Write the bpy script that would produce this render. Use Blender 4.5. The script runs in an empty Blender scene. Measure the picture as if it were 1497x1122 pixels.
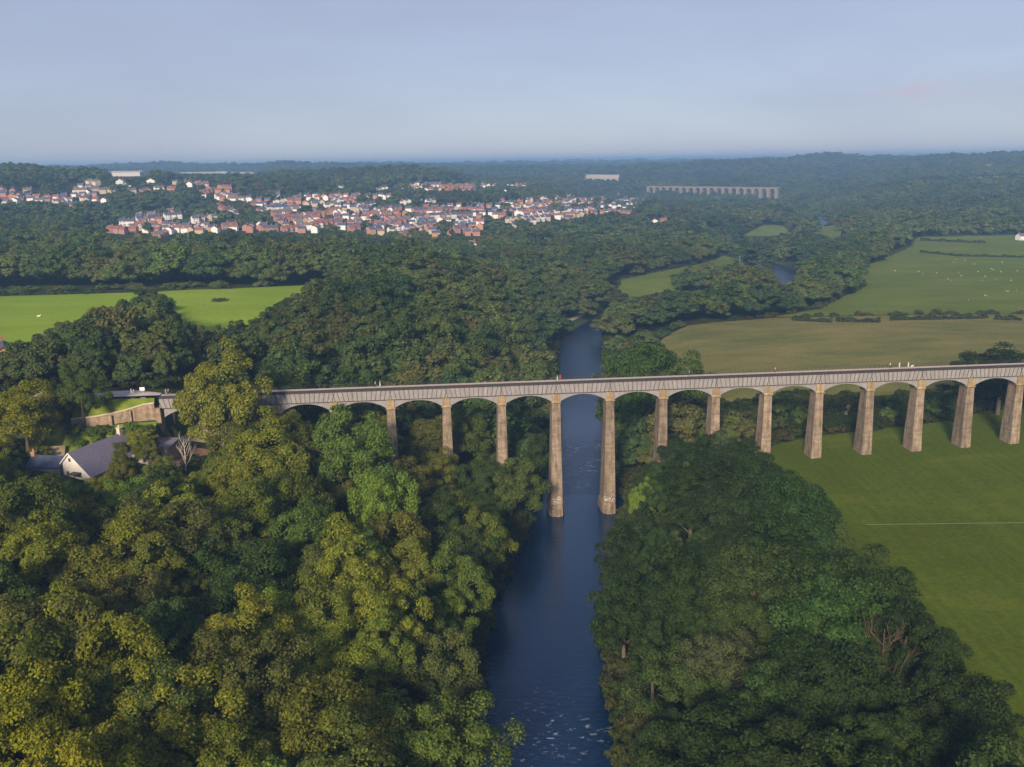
import bpy, math, random
import numpy as np
from mathutils import Vector, Matrix

random.seed(7)
RNG = np.random.default_rng(7)
scene = bpy.context.scene
COL = scene.collection

# ------------------------------------------------------------------ camera
F, PITCH, ROLL, CAMH = 1306.77, .242721, -.0133607, 104.28
PW, PH = 1497, 1122
cd = bpy.data.cameras.new('camera'); cam = bpy.data.objects.new('camera', cd); COL.objects.link(cam)
cd.sensor_width = 36; cd.lens = 36 * F / PW; cd.clip_start = 1; cd.clip_end = 40000
cam.matrix_world = Matrix.Translation((0, 0, CAMH)) @ Matrix.Rotation(math.pi / 2 - PITCH, 4, 'X') @ Matrix.Rotation(ROLL, 4, 'Z')
scene.camera = cam
_cp, _sp, _cr, _sr = math.cos(PITCH), math.sin(PITCH), math.cos(ROLL), math.sin(ROLL)

def ray(px, py):
    u, v = px - PW / 2, py - PH / 2
    X = u * _cr + v * _sr; Y = -u * _sr + v * _cr
    up = -Y / F
    return X / F, _cp + up * _sp, -_sp + up * _cp

def proj(x, y, z):
    z = z - CAMH
    d = y * _cp - z * _sp; u = z * _cp + y * _sp
    d = np.maximum(d, 1e-3)
    X = F * x / d; Y = -F * u / d
    return PW / 2 + X * _cr - Y * _sr, PH / 2 + X * _sr + Y * _cr

def atz(px, py, z):
    r = ray(px, py); k = (z - CAMH) / r[2]
    return r[0] * k, r[1] * k

# ------------------------------------------------------------------ terrain
AQ0 = np.array([12.819, 257.31]); TH = .0966582
AQD = np.array([math.cos(TH), math.sin(TH)]); AQN = np.array([-math.sin(TH), math.cos(TH)])

RIV = np.array([(0, -600), (3, -200), (4, 60), (4, 130), (6.5, 192), (13, 225), (20, 257), (27, 330), (34, 430), (42, 534), (66, 590),
                (120, 650), (195, 715), (240, 768), (258, 840), (258, 920), (240, 1010), (270, 1120), (420, 1300), (560, 1600), (600, 2300)], float)

def smooth(a, b, v):
    t = np.clip((np.asarray(v, float) - a) / (b - a), 0, 1)
    return t * t * (3 - 2 * t)

def river_dist(x, y):
    """signed distance to the river centre line, negative on the left bank"""
    x = np.asarray(x, float); y = np.asarray(y, float)
    best = np.full(x.shape, 1e9); sign = np.ones(x.shape)
    for a, b in zip(RIV[:-1], RIV[1:]):
        d = b - a; L = d @ d
        t = np.clip(((x - a[0]) * d[0] + (y - a[1]) * d[1]) / L, 0, 1)
        dx, dy = x - a[0] - t * d[0], y - a[1] - t * d[1]
        dd = np.hypot(dx, dy)
        s = np.where(d[0] * dy - d[1] * dx > 0, -1., 1.)
        m = dd < best
        best = np.where(m, dd, best); sign = np.where(m, s, sign)
    return best * sign

# terrain table: columns by picture azimuth, (distance, height)
TAB = {
    -500: [(400, 40), (480, 39), (900, 46), (1200, 80), (1500, 100), (2500, 95), (4000, 96), (12000, 99)],
    0: [(400, 40), (480, 38), (620, 36), (900, 40), (1000, 50), (1150, 66), (1300, 88), (1400, 97), (1700, 95), (2500, 80), (4000, 92), (12000, 98)],
    150: [(400, 40), (480, 38), (620, 36), (900, 37), (1000, 42), (1150, 51), (1250, 67), (1350, 82), (1500, 87), (1800, 80), (2500, 72), (4000, 90), (12000, 98)],
    300: [(400, 40), (480, 38), (650, 33), (900, 28), (1000, 38), (1150, 50), (1300, 62), (1400, 75), (1600, 78), (2000, 72), (3000, 70), (4000, 88), (12000, 98)],
    450: [(400, 39), (470, 39), (550, 36), (700, 28), (900, 26), (1000, 33), (1150, 43), (1350, 57), (1600, 66), (1900, 79), (2500, 66), (4000, 84), (12000, 97)],
    600: [(400, 36), (500, 36), (560, 34), (700, 22), (900, 20), (1000, 28), (1200, 40), (1400, 50), (1600, 60), (1850, 85), (2050, 82), (2500, 62), (4000, 84), (12000, 97)],
    750: [(400, 20), (560, 18), (700, 14), (900, 16), (1000, 21), (1200, 35), (1450, 42), (1700, 46), (2000, 48), (2600, 52), (3500, 68), (5000, 82), (12000, 97)],
    900: [(400, 13), (530, 10), (700, 12), (1100, 12), (1400, 22), (1600, 22), (2000, 13), (2350, 11), (2700, 42), (3500, 62), (5000, 80), (12000, 97)],
    1050: [(400, 14), (700, 12), (1300, 12), (1600, 11), (2150, 9), (2450, 38), (3200, 60), (4200, 80), (12000, 97)],
    1200: [(400, 15), (700, 13), (1250, 12), (1500, 11), (1900, 15), (2300, 28), (2800, 52), (3500, 76), (4500, 82), (12000, 97)],
    1350: [(400, 15), (700, 14), (1050, 14), (1200, 15), (1400, 16), (1600, 28), (1800, 43), (2300, 50), (3000, 69), (4000, 81), (12000, 97)],
    1497: [(400, 16), (700, 14), (1050, 14), (1200, 16), (1400, 24), (1700, 40), (1900, 55), (2300, 64), (3000, 80), (4500, 85), (12000, 97)],
    2100: [(400, 16), (1050, 16), (1300, 26), (1700, 60), (2300, 90), (3000, 95), (12000, 100)],
}
_cols = sorted(TAB)
_us = np.array([(c - 748.5) / F / 0.995 for c in _cols])
_ly = np.linspace(math.log(380), math.log(12000), 160)
_tab = np.array([np.interp(_ly, [math.log(p[0]) for p in TAB[c]], [p[1] for p in TAB[c]]) for c in _cols])
for _ in range(2):
    _tab[:, 1:-1] = (_tab[:, :-2] + 2 * _tab[:, 1:-1] + _tab[:, 2:]) / 4

def table(x, y):
    u = x / np.maximum(y, 300); ly = np.log(np.clip(np.maximum(y, 380), 380, 12000))
    j = np.clip(np.searchsorted(_us, u) - 1, 0, len(_us) - 2)
    f = np.clip((u - _us[j]) / (_us[j + 1] - _us[j]), 0, 1); f = f * f * (3 - 2 * f)
    k = (ly - _ly[0]) / (_ly[1] - _ly[0]); k0 = np.clip(k.astype(int), 0, len(_ly) - 2); g = k - k0
    a = _tab[j, k0] * (1 - g) + _tab[j, k0 + 1] * g
    b = _tab[j + 1, k0] * (1 - g) + _tab[j + 1, k0 + 1] * g
    return a * (1 - f) + b * f

_LB = np.array([(-30, -1.5), (-1, -1.2), (2, 1), (10, 4), (25, 8.5), (45, 13.5), (65, 19), (85, 24), (110, 27.5), (150, 33), (190, 37.5), (260, 39.5), (2000, 41)])
_RB = np.array([(-30, -1.5), (-1, -1.2), (2, 1), (10, 4.5), (30, 10.5), (45, 13.3), (62, 14.6), (100, 15.2), (160, 16.4), (2000, 17)])

def height(x, y):
    x = np.asarray(x, float); y = np.asarray(y, float)
    s = river_dist(x, y); d = np.abs(s) - 14.5
    near_l = np.interp(d, _LB[:, 0], _LB[:, 1]); near_r = np.interp(d, _RB[:, 0], _RB[:, 1])
    # the left bank behind the bridge climbs sooner to its plateau
    back = smooth(265, 400, y) * smooth(10, 60, d) * 8 * (1 - smooth(120, 260, d))
    near = np.where(s < 0, near_l + back, near_r)
    T = table(x, y)
    w = smooth(420, 560, y)
    bank = 1 + np.clip(d, -3, 60) * .33
    T2 = np.where(d < 0, np.maximum(-1.5, d), np.minimum(T, np.maximum(bank, T * smooth(8, 55, d))))
    z = near * (1 - w) + T2 * w
    # canal embankment at the left end, and the one at the far right
    t = (x - AQ0[0]) * AQD[0] + (y - AQ0[1]) * AQD[1]; n = (x - AQ0[0]) * AQN[0] + (y - AQ0[1]) * AQN[1]
    e1 = np.where(n > .5, 40.5 - np.maximum(n - 9, 0) * .12, np.where(n > -6, 34.6, 34.6 - (-n - 6) * .62))
    k1 = smooth(-110.5, -113.5, -0 + t) * (n < 60) * (n > -40)
    z = z + np.maximum(e1 - z, 0) * k1
    e2 = 40.0 - np.maximum(np.abs(n) - 6, 0) * .7
    z = np.where(t > 192, np.maximum(z, e2), z)
    # far ridges one behind the other
    for uc, us, yc, sy, hgt in ((.21, .12, 2900, 260, 27), (.36, .14, 3500, 300, 25), (.60, .16, 3200, 250, 30), (-.30, .22, 3900, 300, 19), (.02, .12, 3300, 260, 10), (-.1, .5, 5600, 500, 12), (.5, .3, 5200, 500, 12), (.12, .1, 7200, 600, 22)):
        u_ = x / np.maximum(y, 500); z = z + hgt * np.exp(-((u_ - uc) / us) ** 2 - ((y - yc - 300 * np.sin(u_ * 9)) / sy) ** 2) * (1 + .25 * np.sin(u_ * 40 + yc) + .12 * np.sin(u_ * 97))
    # gentle roll
    z = z + (np.sin(x * .031 + y * .017) * np.sin(y * .023 - x * .011) * .5 + np.sin(x * .0061) * np.sin(y * .0053) * 2.0 * smooth(800, 2000, y)) * smooth(5, 40, d)
    return z

def hz(x, y):
    return float(height(np.array([x]), np.array([y]))[0])

def at(px, py):
    """the point of the terrain seen at a pixel of the photograph"""
    r = ray(px, py)
    ys = np.concatenate([np.linspace(80, 600, 521), np.linspace(602, 4000, 1700)])
    k = ys / r[1]
    g = height(r[0] * k, ys) - (CAMH + r[2] * k)
    i = np.argmax(g > 0)
    if g[i] <= 0: i = len(ys) - 1
    lo, hi = ys[max(i - 1, 0)], ys[i]
    if i and g[i] > 0:
        f = g[i - 1] / (g[i - 1] - g[i]); y = lo + (hi - lo) * f
    else:
        y = hi
    return r[0] * y / r[1], y

# ------------------------------------------------------------------ helpers
def tag(o, label=None, cat=None, group=None, kind=None):
    if label: o['label'] = label
    if cat: o['category'] = cat
    if group: o['group'] = group
    if kind: o['kind'] = kind
    return o

def empty(name, loc, rz=0.0):
    o = bpy.data.objects.new(name, None); COL.objects.link(o)
    o.location = loc; o.rotation_euler = (0, 0, rz); o.empty_display_size = 1
    return o

def link(name, me, parent=None, loc=None, rz=None):
    o = bpy.data.objects.new(name, me); COL.objects.link(o)
    if parent: o.parent = parent
    if loc is not None: o.location = loc
    if rz is not None: o.rotation_euler = (0, 0, rz)
    return o

def np_mesh(name, V, Fq, mats, smooth_=False, mi=None):
    """mesh from numpy arrays: V (n,3), Fq (m,k)"""
    V = np.asarray(V, np.float32); Fq = np.asarray(Fq, np.int32)
    me = bpy.data.meshes.new(name)
    me.vertices.add(len(V)); me.vertices.foreach_set('co', V.ravel())
    k = Fq.shape[1]
    me.loops.add(Fq.size); me.loops.foreach_set('vertex_index', Fq.ravel())
    me.polygons.add(len(Fq))
    me.polygons.foreach_set('loop_start', np.arange(0, Fq.size, k, dtype=np.int32))
    if mi is not None: me.polygons.foreach_set('material_index', np.asarray(mi, np.int32))
    if smooth_: me.polygons.foreach_set('use_smooth', np.ones(len(Fq), bool))
    for m in mats: me.materials.append(m)
    me.update(calc_edges=True); me.validate()
    return me

class MB:
    def __init__(s): s.v = []; s.f = []; s.m = []
    def add(s, vs, fs, m=0):
        o = len(s.v); s.v += [tuple(p) for p in vs]; s.f += [tuple(i + o for i in f) for f in fs]; s.m += [m] * len(fs)
    def box(s, x0, x1, y0, y1, z0, z1, m=0):
        s.add([(x0, y0, z0), (x1, y0, z0), (x1, y1, z0), (x0, y1, z0), (x0, y0, z1), (x1, y0, z1), (x1, y1, z1), (x0, y1, z1)],
              [(0, 3, 2, 1), (4, 5, 6, 7), (0, 1, 5, 4), (1, 2, 6, 5), (2, 3, 7, 6), (3, 0, 4, 7)], m)
    def frustum(s, a, za, b, zb, m=0, cx=0, cy=0):
        (ax, ay), (bx, by) = a, b
        s.add([(cx - ax, cy - ay, za), (cx + ax, cy - ay, za), (cx + ax, cy + ay, za), (cx - ax, cy + ay, za),
               (cx - bx, cy - by, zb), (cx + bx, cy - by, zb), (cx + bx, cy + by, zb), (cx - bx, cy + by, zb)],
              [(0, 3, 2, 1), (4, 5, 6, 7), (0, 1, 5, 4), (1, 2, 6, 5), (2, 3, 7, 6), (3, 0, 4, 7)], m)
    def tube(s, pts, rad, n=6, m=0):
        pts = [Vector(p) for p in pts]; o = len(s.v); N = len(pts)
        for i, p in enumerate(pts):
            d = (pts[min(i + 1, N - 1)] - pts[max(i - 1, 0)]).normalized()
            a = d.orthogonal().normalized() if abs(d.z) < .99 else Vector((1, 0, 0)); b = d.cross(a)
            r = rad[i] if hasattr(rad, '__len__') else rad
            for k in range(n):
                w = 2 * math.pi * k / n
                s.v.append(tuple(p + (a * math.cos(w) + b * math.sin(w)) * r))
        for i in range(N - 1):
            for k in range(n):
                s.f.append((o + i * n + k, o + i * n + (k + 1) % n, o + (i + 1) * n + (k + 1) % n, o + (i + 1) * n + k)); s.m.append(m)
        s.f.append(tuple(o + k for k in range(n))[::-1]); s.m.append(m)
        s.f.append(tuple(o + (N - 1) * n + k for k in range(n))); s.m.append(m)
    def mesh(s, name, mats, sm=False):
        me = bpy.data.meshes.new(name); me.from_pydata(s.v, [], s.f)
        for m in (mats if isinstance(mats, (list, tuple)) else [mats]): me.materials.append(m)
        me.polygons.foreach_set('material_index', s.m)
        if sm: me.polygons.foreach_set('use_smooth', [True] * len(s.f))
        me.update(); return me
    def build(s, name, mats, parent=None, sm=False, loc=None, rz=None):
        return link(name, s.mesh(name, mats, sm), parent, loc, rz)

_ONES = ['zeroth', 'first', 'second', 'third', 'fourth', 'fifth', 'sixth', 'seventh', 'eighth', 'ninth', 'tenth', 'eleventh', 'twelfth', 'thirteenth',
         'fourteenth', 'fifteenth', 'sixteenth', 'seventeenth', 'eighteenth', 'nineteenth']
_TENS = {2: ('twentieth', 'twenty'), 3: ('thirtieth', 'thirty'), 4: ('fortieth', 'forty'), 5: ('fiftieth', 'fifty'), 6: ('sixtieth', 'sixty')}
def nth(n):
    if n < 20: return _ONES[n]
    a, b = divmod(n, 10)
    return _TENS[a][0] if b == 0 else _TENS[a][1] + '-' + _ONES[b]

# ------------------------------------------------------------------ materials
def mat(name):
    m = bpy.data.materials.new(name); m.use_nodes = True
    nt = m.node_tree; nt.nodes.clear()
    return m, nt, nt.nodes, nt.links

def N(nodes, t, **kw):
    n = nodes.new(t)
    for k, v in kw.items():
        if k in n.inputs: n.inputs[k].default_value = v
        else: setattr(n, k, v)
    return n

def noisy(name, c1, c2, scale=1.0, rough=.8, detail=4, bump=0, spec=.3, stretch=None, c3=None, bscale=None):
    m, nt, ns, ln = mat(name)
    tc = N(ns, 'ShaderNodeTexCoord'); vec = tc.outputs['Object']
    if stretch:
        mp = N(ns, 'ShaderNodeMapping'); mp.inputs['Scale'].default_value = stretch; ln.new(vec, mp.inputs[0]); vec = mp.outputs[0]
    no = N(ns, 'ShaderNodeTexNoise', Scale=scale, Detail=detail, Roughness=.6); ln.new(vec, no.inputs['Vector'])
    rp = N(ns, 'ShaderNodeValToRGB'); rp.color_ramp.elements[0].position = .3; rp.color_ramp.elements[1].position = .7
    rp.color_ramp.elements[0].color = (*c1, 1); rp.color_ramp.elements[1].color = (*c2, 1)
    if c3: e = rp.color_ramp.elements.new(.5); e.color = (*c3, 1)
    ln.new(no.outputs['Fac'], rp.inputs[0])
    p = N(ns, 'ShaderNodeBsdfPrincipled', Roughness=rough); p.inputs['Specular IOR Level'].default_value = spec
    ln.new(rp.outputs[0], p.inputs['Base Color'])
    if bump:
        n2 = N(ns, 'ShaderNodeTexNoise', Scale=bscale or scale * 3, Detail=3.0); ln.new(vec, n2.inputs['Vector'])
        b = N(ns, 'ShaderNodeBump', Strength=bump, Distance=.2); ln.new(n2.outputs['Fac'], b.inputs['Height']); ln.new(b.outputs[0], p.inputs['Normal'])
    o = N(ns, 'ShaderNodeOutputMaterial'); ln.new(p.outputs[0], o.inputs[0])
    return m

def leaf_mat(name, mode):
    """foliage; mode 'object' takes the colour of the object, 'random' a colour per tree from a ramp"""
    m, nt, ns, ln = mat(name)
    oi = N(ns, 'ShaderNodeObjectInfo'); ge = N(ns, 'ShaderNodeNewGeometry')
    if mode == 'object': col = oi.outputs['Color']
    else:
        rp = N(ns, 'ShaderNodeValToRGB'); els = rp.color_ramp.elements
        pal = mode
        els[0].position = 0; els[0].color = (*pal[0], 1); els[1].position = 1; els[1].color = (*pal[-1], 1)
        for i, c in enumerate(pal[1:-1]):
            e = els.new((i + 1) / (len(pal) - 1)); e.color = (*c, 1)
        ns_ = N(ns, 'ShaderNodeTexNoise', Scale=.011, Detail=2.0); ln.new(oi.outputs['Location'], ns_.inputs['Vector'])
        f1 = N(ns, 'ShaderNodeMath', operation='MULTIPLY_ADD'); f1.inputs[1].default_value = .75; ln.new(oi.outputs['Random'], f1.inputs[0])
        f2 = N(ns, 'ShaderNodeMapRange'); f2.inputs['From Min'].default_value = .3; f2.inputs['From Max'].default_value = .7; f2.inputs['To Min'].default_value = 0; f2.inputs['To Max'].default_value = .25; ln.new(ns_.outputs['Fac'], f2.inputs['Value'])
        ln.new(f2.outputs[0], f1.inputs[2]); ln.new(f1.outputs[0], rp.inputs[0])
        n4 = N(ns, 'ShaderNodeTexNoise', Scale=.006, Detail=1.0); ln.new(oi.outputs['Location'], n4.inputs['Vector'])
        v4 = N(ns, 'ShaderNodeMapRange'); v4.inputs['From Min'].default_value = .3; v4.inputs['From Max'].default_value = .7; v4.inputs['To Min'].default_value = .78; v4.inputs['To Max'].default_value = 1.35; ln.new(n4.outputs['Fac'], v4.inputs['Value'])
        h4 = N(ns, 'ShaderNodeHueSaturation'); ln.new(rp.outputs[0], h4.inputs['Color']); ln.new(v4.outputs[0], h4.inputs['Value']); col = h4.outputs[0]
    hs = N(ns, 'ShaderNodeHueSaturation')
    mr = N(ns, 'ShaderNodeMapRange'); lo_ = .6 if mode == 'object' else .74; mr.inputs['To Min'].default_value = lo_; mr.inputs['To Max'].default_value = 2 - lo_
    ln.new(ge.outputs['Random Per Island'], mr.inputs['Value']); ln.new(mr.outputs[0], hs.inputs['Value'])
    m2 = N(ns, 'ShaderNodeMath', operation='MULTIPLY_ADD'); m2.inputs[1].default_value = 7.13; m2.inputs[2].default_value = 0
    fr = N(ns, 'ShaderNodeMath', operation='FRACT'); ln.new(ge.outputs['Random Per Island'], m2.inputs[0]); ln.new(m2.outputs[0], fr.inputs[0])
    mh = N(ns, 'ShaderNodeMapRange'); mh.inputs['To Min'].default_value = .475; mh.inputs['To Max'].default_value = .525
    ln.new(fr.outputs[0], mh.inputs['Value']); ln.new(mh.outputs[0], hs.inputs['Hue'])
    ln.new(col, hs.inputs['Color'])
    d = N(ns, 'ShaderNodeBsdfDiffuse'); t = N(ns, 'ShaderNodeBsdfTranslucent')
    ln.new(hs.outputs[0], d.inputs[0]); ln.new(hs.outputs[0], t.inputs[0])
    mx = N(ns, 'ShaderNodeMixShader', Fac=.22); ln.new(d.outputs[0], mx.inputs[1]); ln.new(t.outputs[0], mx.inputs[2])
    o = N(ns, 'ShaderNodeOutputMaterial'); ln.new(mx.outputs[0], o.inputs[0])
    return m

PAL_MID = [(.034, .062, .022), (.046, .080, .026), (.062, .098, .030), (.050, .088, .034), (.088, .116, .032), (.074, .112, .034), (.108, .128, .036), (.096, .144, .036), (.118, .116, .040), (.060, .086, .030), (.128, .142, .048)]
M_leaf = leaf_mat('leaf_own', 'object')
M_leafr = leaf_mat('leaf_wood', PAL_MID)
M_bark = noisy('bark', (.09, .07, .05), (.16, .13, .10), 2, .9, bump=.4)
M_palebark = noisy('pale_bark', (.42, .38, .32), (.60, .55, .47), 3, .8)
M_stone = noisy('pier_stone', (.22, .18, .14), (.39, .315, .245), .45, .9, 8, .5, .2, c3=(.31, .25, .195), bscale=2.0)
M_capstone = noisy('cap_stone', (.32, .245, .145), (.45, .345, .21), 1.0, .9, 8, .4, .2)
M_iron = noisy('painted_iron', (.235, .225, .24), (.30, .285, .30), .6, .6, 6, .1, .4)
M_irondark = noisy('dark_iron', (.035, .03, .03), (.06, .05, .05), 1.5, .6)
M_towpath = noisy('towpath', (.42, .345, .30), (.54, .45, .40), .7, .9)
M_wallstone = noisy('pink_stone', (.30, .225, .17), (.46, .36, .27), .9, .9, 8, .5, .2)
M_coping = noisy('coping', (.55, .46, .36), (.68, .58, .47), .8, .9)

# brick-course detail on the pier stone
def courses(m):
    nt = m.node_tree; ns, ln = nt.nodes, nt.links
    p = next(n for n in ns if n.type == 'BSDF_PRINCIPLED'); src = p.inputs['Base Color'].links[0].from_socket
    tc = N(ns, 'ShaderNodeTexCoord'); sep = N(ns, 'ShaderNodeSeparateXYZ'); ln.new(tc.outputs['Object'], sep.inputs[0])
    ad = N(ns, 'ShaderNodeMath', operation='ADD'); ln.new(sep.outputs[0], ad.inputs[0]); ln.new(sep.outputs[1], ad.inputs[1])
    cb = N(ns, 'ShaderNodeCombineXYZ'); ln.new(ad.outputs[0], cb.inputs[0]); ln.new(sep.outputs[2], cb.inputs[1])
    br = N(ns, 'ShaderNodeTexBrick', Scale=1.0); br.inputs['Brick Width'].default_value = 1.1; br.inputs['Row Height'].default_value = .45
    br.inputs['Mortar Size'].default_value = .035
    br.inputs['Color1'].default_value = (.72, .72, .72, 1); br.inputs['Color2'].default_value = (1.15, 1.1, 1.05, 1); br.inputs['Mortar'].default_value = (.6, .6, .6, 1)
    ln.new(cb.outputs[0], br.inputs['Vector'])
    mx = N(ns, 'ShaderNodeMix', data_type='RGBA', blend_type='MULTIPLY'); mx.inputs[0].default_value = .8
    ln.new(src, mx.inputs[6]); ln.new(br.outputs['Color'], mx.inputs[7]); ln.new(mx.outputs[2], p.inputs['Base Color'])
def streaks(m, k=.6, per=True):
    nt = m.node_tree; ns, ln = nt.nodes, nt.links
    p = next(n for n in ns if n.type == 'BSDF_PRINCIPLED'); src = p.inputs['Base Color'].links[0].from_socket
    tc = N(ns, 'ShaderNodeTexCoord'); oi = N(ns, 'ShaderNodeObjectInfo'); ad = N(ns, 'ShaderNodeVectorMath', operation='ADD'); ln.new(tc.outputs['Object'], ad.inputs[0]); ln.new(oi.outputs['Location'], ad.inputs[1])
    mp = N(ns, 'ShaderNodeMapping'); mp.inputs['Scale'].default_value = (1.1, 1.1, .11); ln.new(ad.outputs[0], mp.inputs[0])
    n = N(ns, 'ShaderNodeTexNoise', Scale=1.0, Detail=5.0, Roughness=.65); ln.new(mp.outputs[0], n.inputs['Vector'])
    r = N(ns, 'ShaderNodeValToRGB'); e = r.color_ramp.elements; e[0].position = .36; e[0].color = (k, k * .96, k * .9, 1); e[1].position = .62; e[1].color = (1.1, 1.08, 1.05, 1); ln.new(n.outputs['Fac'], r.inputs[0])
    mx = N(ns, 'ShaderNodeMix', data_type='RGBA', blend_type='MULTIPLY'); mx.inputs[0].default_value = 1; ln.new(src, mx.inputs[6]); ln.new(r.outputs[0], mx.inputs[7])
    out = mx.outputs[2]
    if per:
        hs = N(ns, 'ShaderNodeHueSaturation'); mr = N(ns, 'ShaderNodeMapRange'); mr.inputs['To Min'].default_value = .84; mr.inputs['To Max'].default_value = 1.12; ln.new(oi.outputs['Random'], mr.inputs['Value']); ln.new(mr.outputs[0], hs.inputs['Value']); ln.new(out, hs.inputs['Color']); out = hs.outputs[0]
    ln.new(out, p.inputs['Base Color'])
streaks(M_stone, .55); streaks(M_capstone, .7); streaks(M_iron, .90, False); streaks(M_wallstone, .65, False)
for _m in (M_stone, M_capstone, M_wallstone): courses(_m)

# ------------------------------------------------------------------ ground
def axis(lo, hi, c0, c1, step, grow):
    a = list(np.arange(c0, c1 + .1, step))
    v, s = a[-1], step
    while v < hi: s = step + grow * (v - c1); v += s; a.append(v)
    v, b = a[0], []
    while v > lo: s = step + grow * (c0 - v); v -= s; b.append(v)
    return np.array(b[::-1] + a)

def ground_material():
    m, nt, ns, ln = mat('woodland_floor')
    tc = N(ns, 'ShaderNodeTexCoord')
    n1 = N(ns, 'ShaderNodeTexNoise', Scale=.02, Detail=6.0); ln.new(tc.outputs['Object'], n1.inputs['Vector'])
    n2 = N(ns, 'ShaderNodeTexNoise', Scale=.5, Detail=5.0); ln.new(tc.outputs['Object'], n2.inputs['Vector'])
    r1 = N(ns, 'ShaderNodeValToRGB'); e = r1.color_ramp.elements
    e[0].position = .35; e[0].color = (.030, .040, .014, 1); e[1].position = .7; e[1].color = (.065, .085, .028, 1)
    ln.new(n1.outputs['Fac'], r1.inputs[0])
    r2 = N(ns, 'ShaderNodeValToRGB'); e = r2.color_ramp.elements
    e[0].color = (.55, .5, .45, 1); e[1].color = (1.4, 1.4, 1.3, 1); ln.new(n2.outputs['Fac'], r2.inputs[0])
    mx = N(ns, 'ShaderNodeMix', data_type='RGBA', blend_type='MULTIPLY'); mx.inputs[0].default_value = 1
    ln.new(r1.outputs[0], mx.inputs[6]); ln.new(r2.outputs[0], mx.inputs[7])
    # far farmland patches
    vo = N(ns, 'ShaderNodeTexVoronoi', Scale=.004); ln.new(tc.outputs['Object'], vo.inputs['Vector'])
    sp = N(ns, 'ShaderNodeSeparateXYZ'); ln.new(tc.outputs['Object'], sp.inputs[0])
    far = N(ns, 'ShaderNodeMapRange'); far.inputs['From Min'].default_value = 2600; far.inputs['From Max'].default_value = 3200; ln.new(sp.outputs[1], far.inputs['Value'])
    r3 = N(ns, 'ShaderNodeValToRGB'); e = r3.color_ramp.elements; r3.color_ramp.interpolation = 'CONSTANT'
    e[0].position = 0; e[0].color = (.03, .05, .018, 1); e[1].position = .55; e[1].color = (.07, .11, .03, 1)
    q = r3.color_ramp.elements.new(.85); q.color = (.28, .23, .13, 1)
    s2 = N(ns, 'ShaderNodeSeparateColor'); ln.new(vo.outputs['Color'], s2.inputs[0]); ln.new(s2.outputs[0], r3.inputs[0])
    m2 = N(ns, 'ShaderNodeMix', data_type='RGBA'); ln.new(far.outputs[0], m2.inputs[0]); ln.new(mx.outputs[2], m2.inputs[6]); ln.new(r3.outputs[0], m2.inputs[7])
    p = N(ns, 'ShaderNodeBsdfDiffuse'); ln.new(m2.outputs[2], p.inputs[0])
    o = N(ns, 'ShaderNodeOutputMaterial'); ln.new(p.outputs[0], o.inputs[0])
    return m

gx = axis(-12000, 12000, -150, 200, 3.5, .022); gy = axis(-3000, 12000, 70, 560, 3.5, .011)
gy = np.concatenate([axis(-3000, 60, 55, 66, 3.5, .05)[:-1], gy[gy >= 66]])
gy = np.unique(np.round(gy, 3)); gy = gy[gy > -3500]
XX, YY = np.meshgrid(gx, gy)
ZZ = height(XX.ravel(), YY.ravel())
nx, ny = len(gx), len(gy)
ii = np.arange(nx * ny).reshape(ny, nx)
quads = np.stack([ii[:-1, :-1].ravel(), ii[:-1, 1:].ravel(), ii[1:, 1:].ravel(), ii[1:, :-1].ravel()], 1)
g = link('ground', np_mesh('ground', np.stack([XX.ravel(), YY.ravel(), ZZ], 1), quads, [ground_material()], True))
tag(g, 'dark wooded ground of the valley under the trees', 'ground', kind='structure')

def sheet(name, poly, m, off, label, cat, kind='structure', res=3.0):
    """a field laid over the terrain; poly in world metres"""
    P = np.array(poly, float); y0, y1 = P[:, 1].min(), P[:, 1].max()
    nr = int(np.clip((y1 - y0) / res, 3, 160)); V, Fc = [], []
    nc = int(np.clip((P[:, 0].max() - P[:, 0].min()) / res, 2, 160))
    for j in range(nr + 1):
        y = y0 + (y1 - y0) * (j + (1e-3 if j == 0 else -1e-3 if j == nr else 0)) / nr
        xs = []
        for a, b in zip(P, np.roll(P, -1, 0)):
            if (a[1] > y) != (b[1] > y): xs.append(a[0] + (b[0] - a[0]) * (y - a[1]) / (b[1] - a[1]))
        xs.sort(); a, b = xs[0], xs[-1]
        for i in range(nc + 1): V.append((a + (b - a) * i / nc, y))
    V = np.array(V); Z = height(V[:, 0], V[:, 1]) + off + .0005 * V[:, 1]
    ii = np.arange((nr + 1) * (nc + 1)).reshape(nr + 1, nc + 1)
    q = np.stack([ii[:-1, :-1].ravel(), ii[:-1, 1:].ravel(), ii[1:, 1:].ravel(), ii[1:, :-1].ravel()], 1)
    o = link(name, np_mesh(name, np.column_stack([V, Z]), q, [m], True))
    return tag(o, label, cat, kind=kind)

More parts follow.
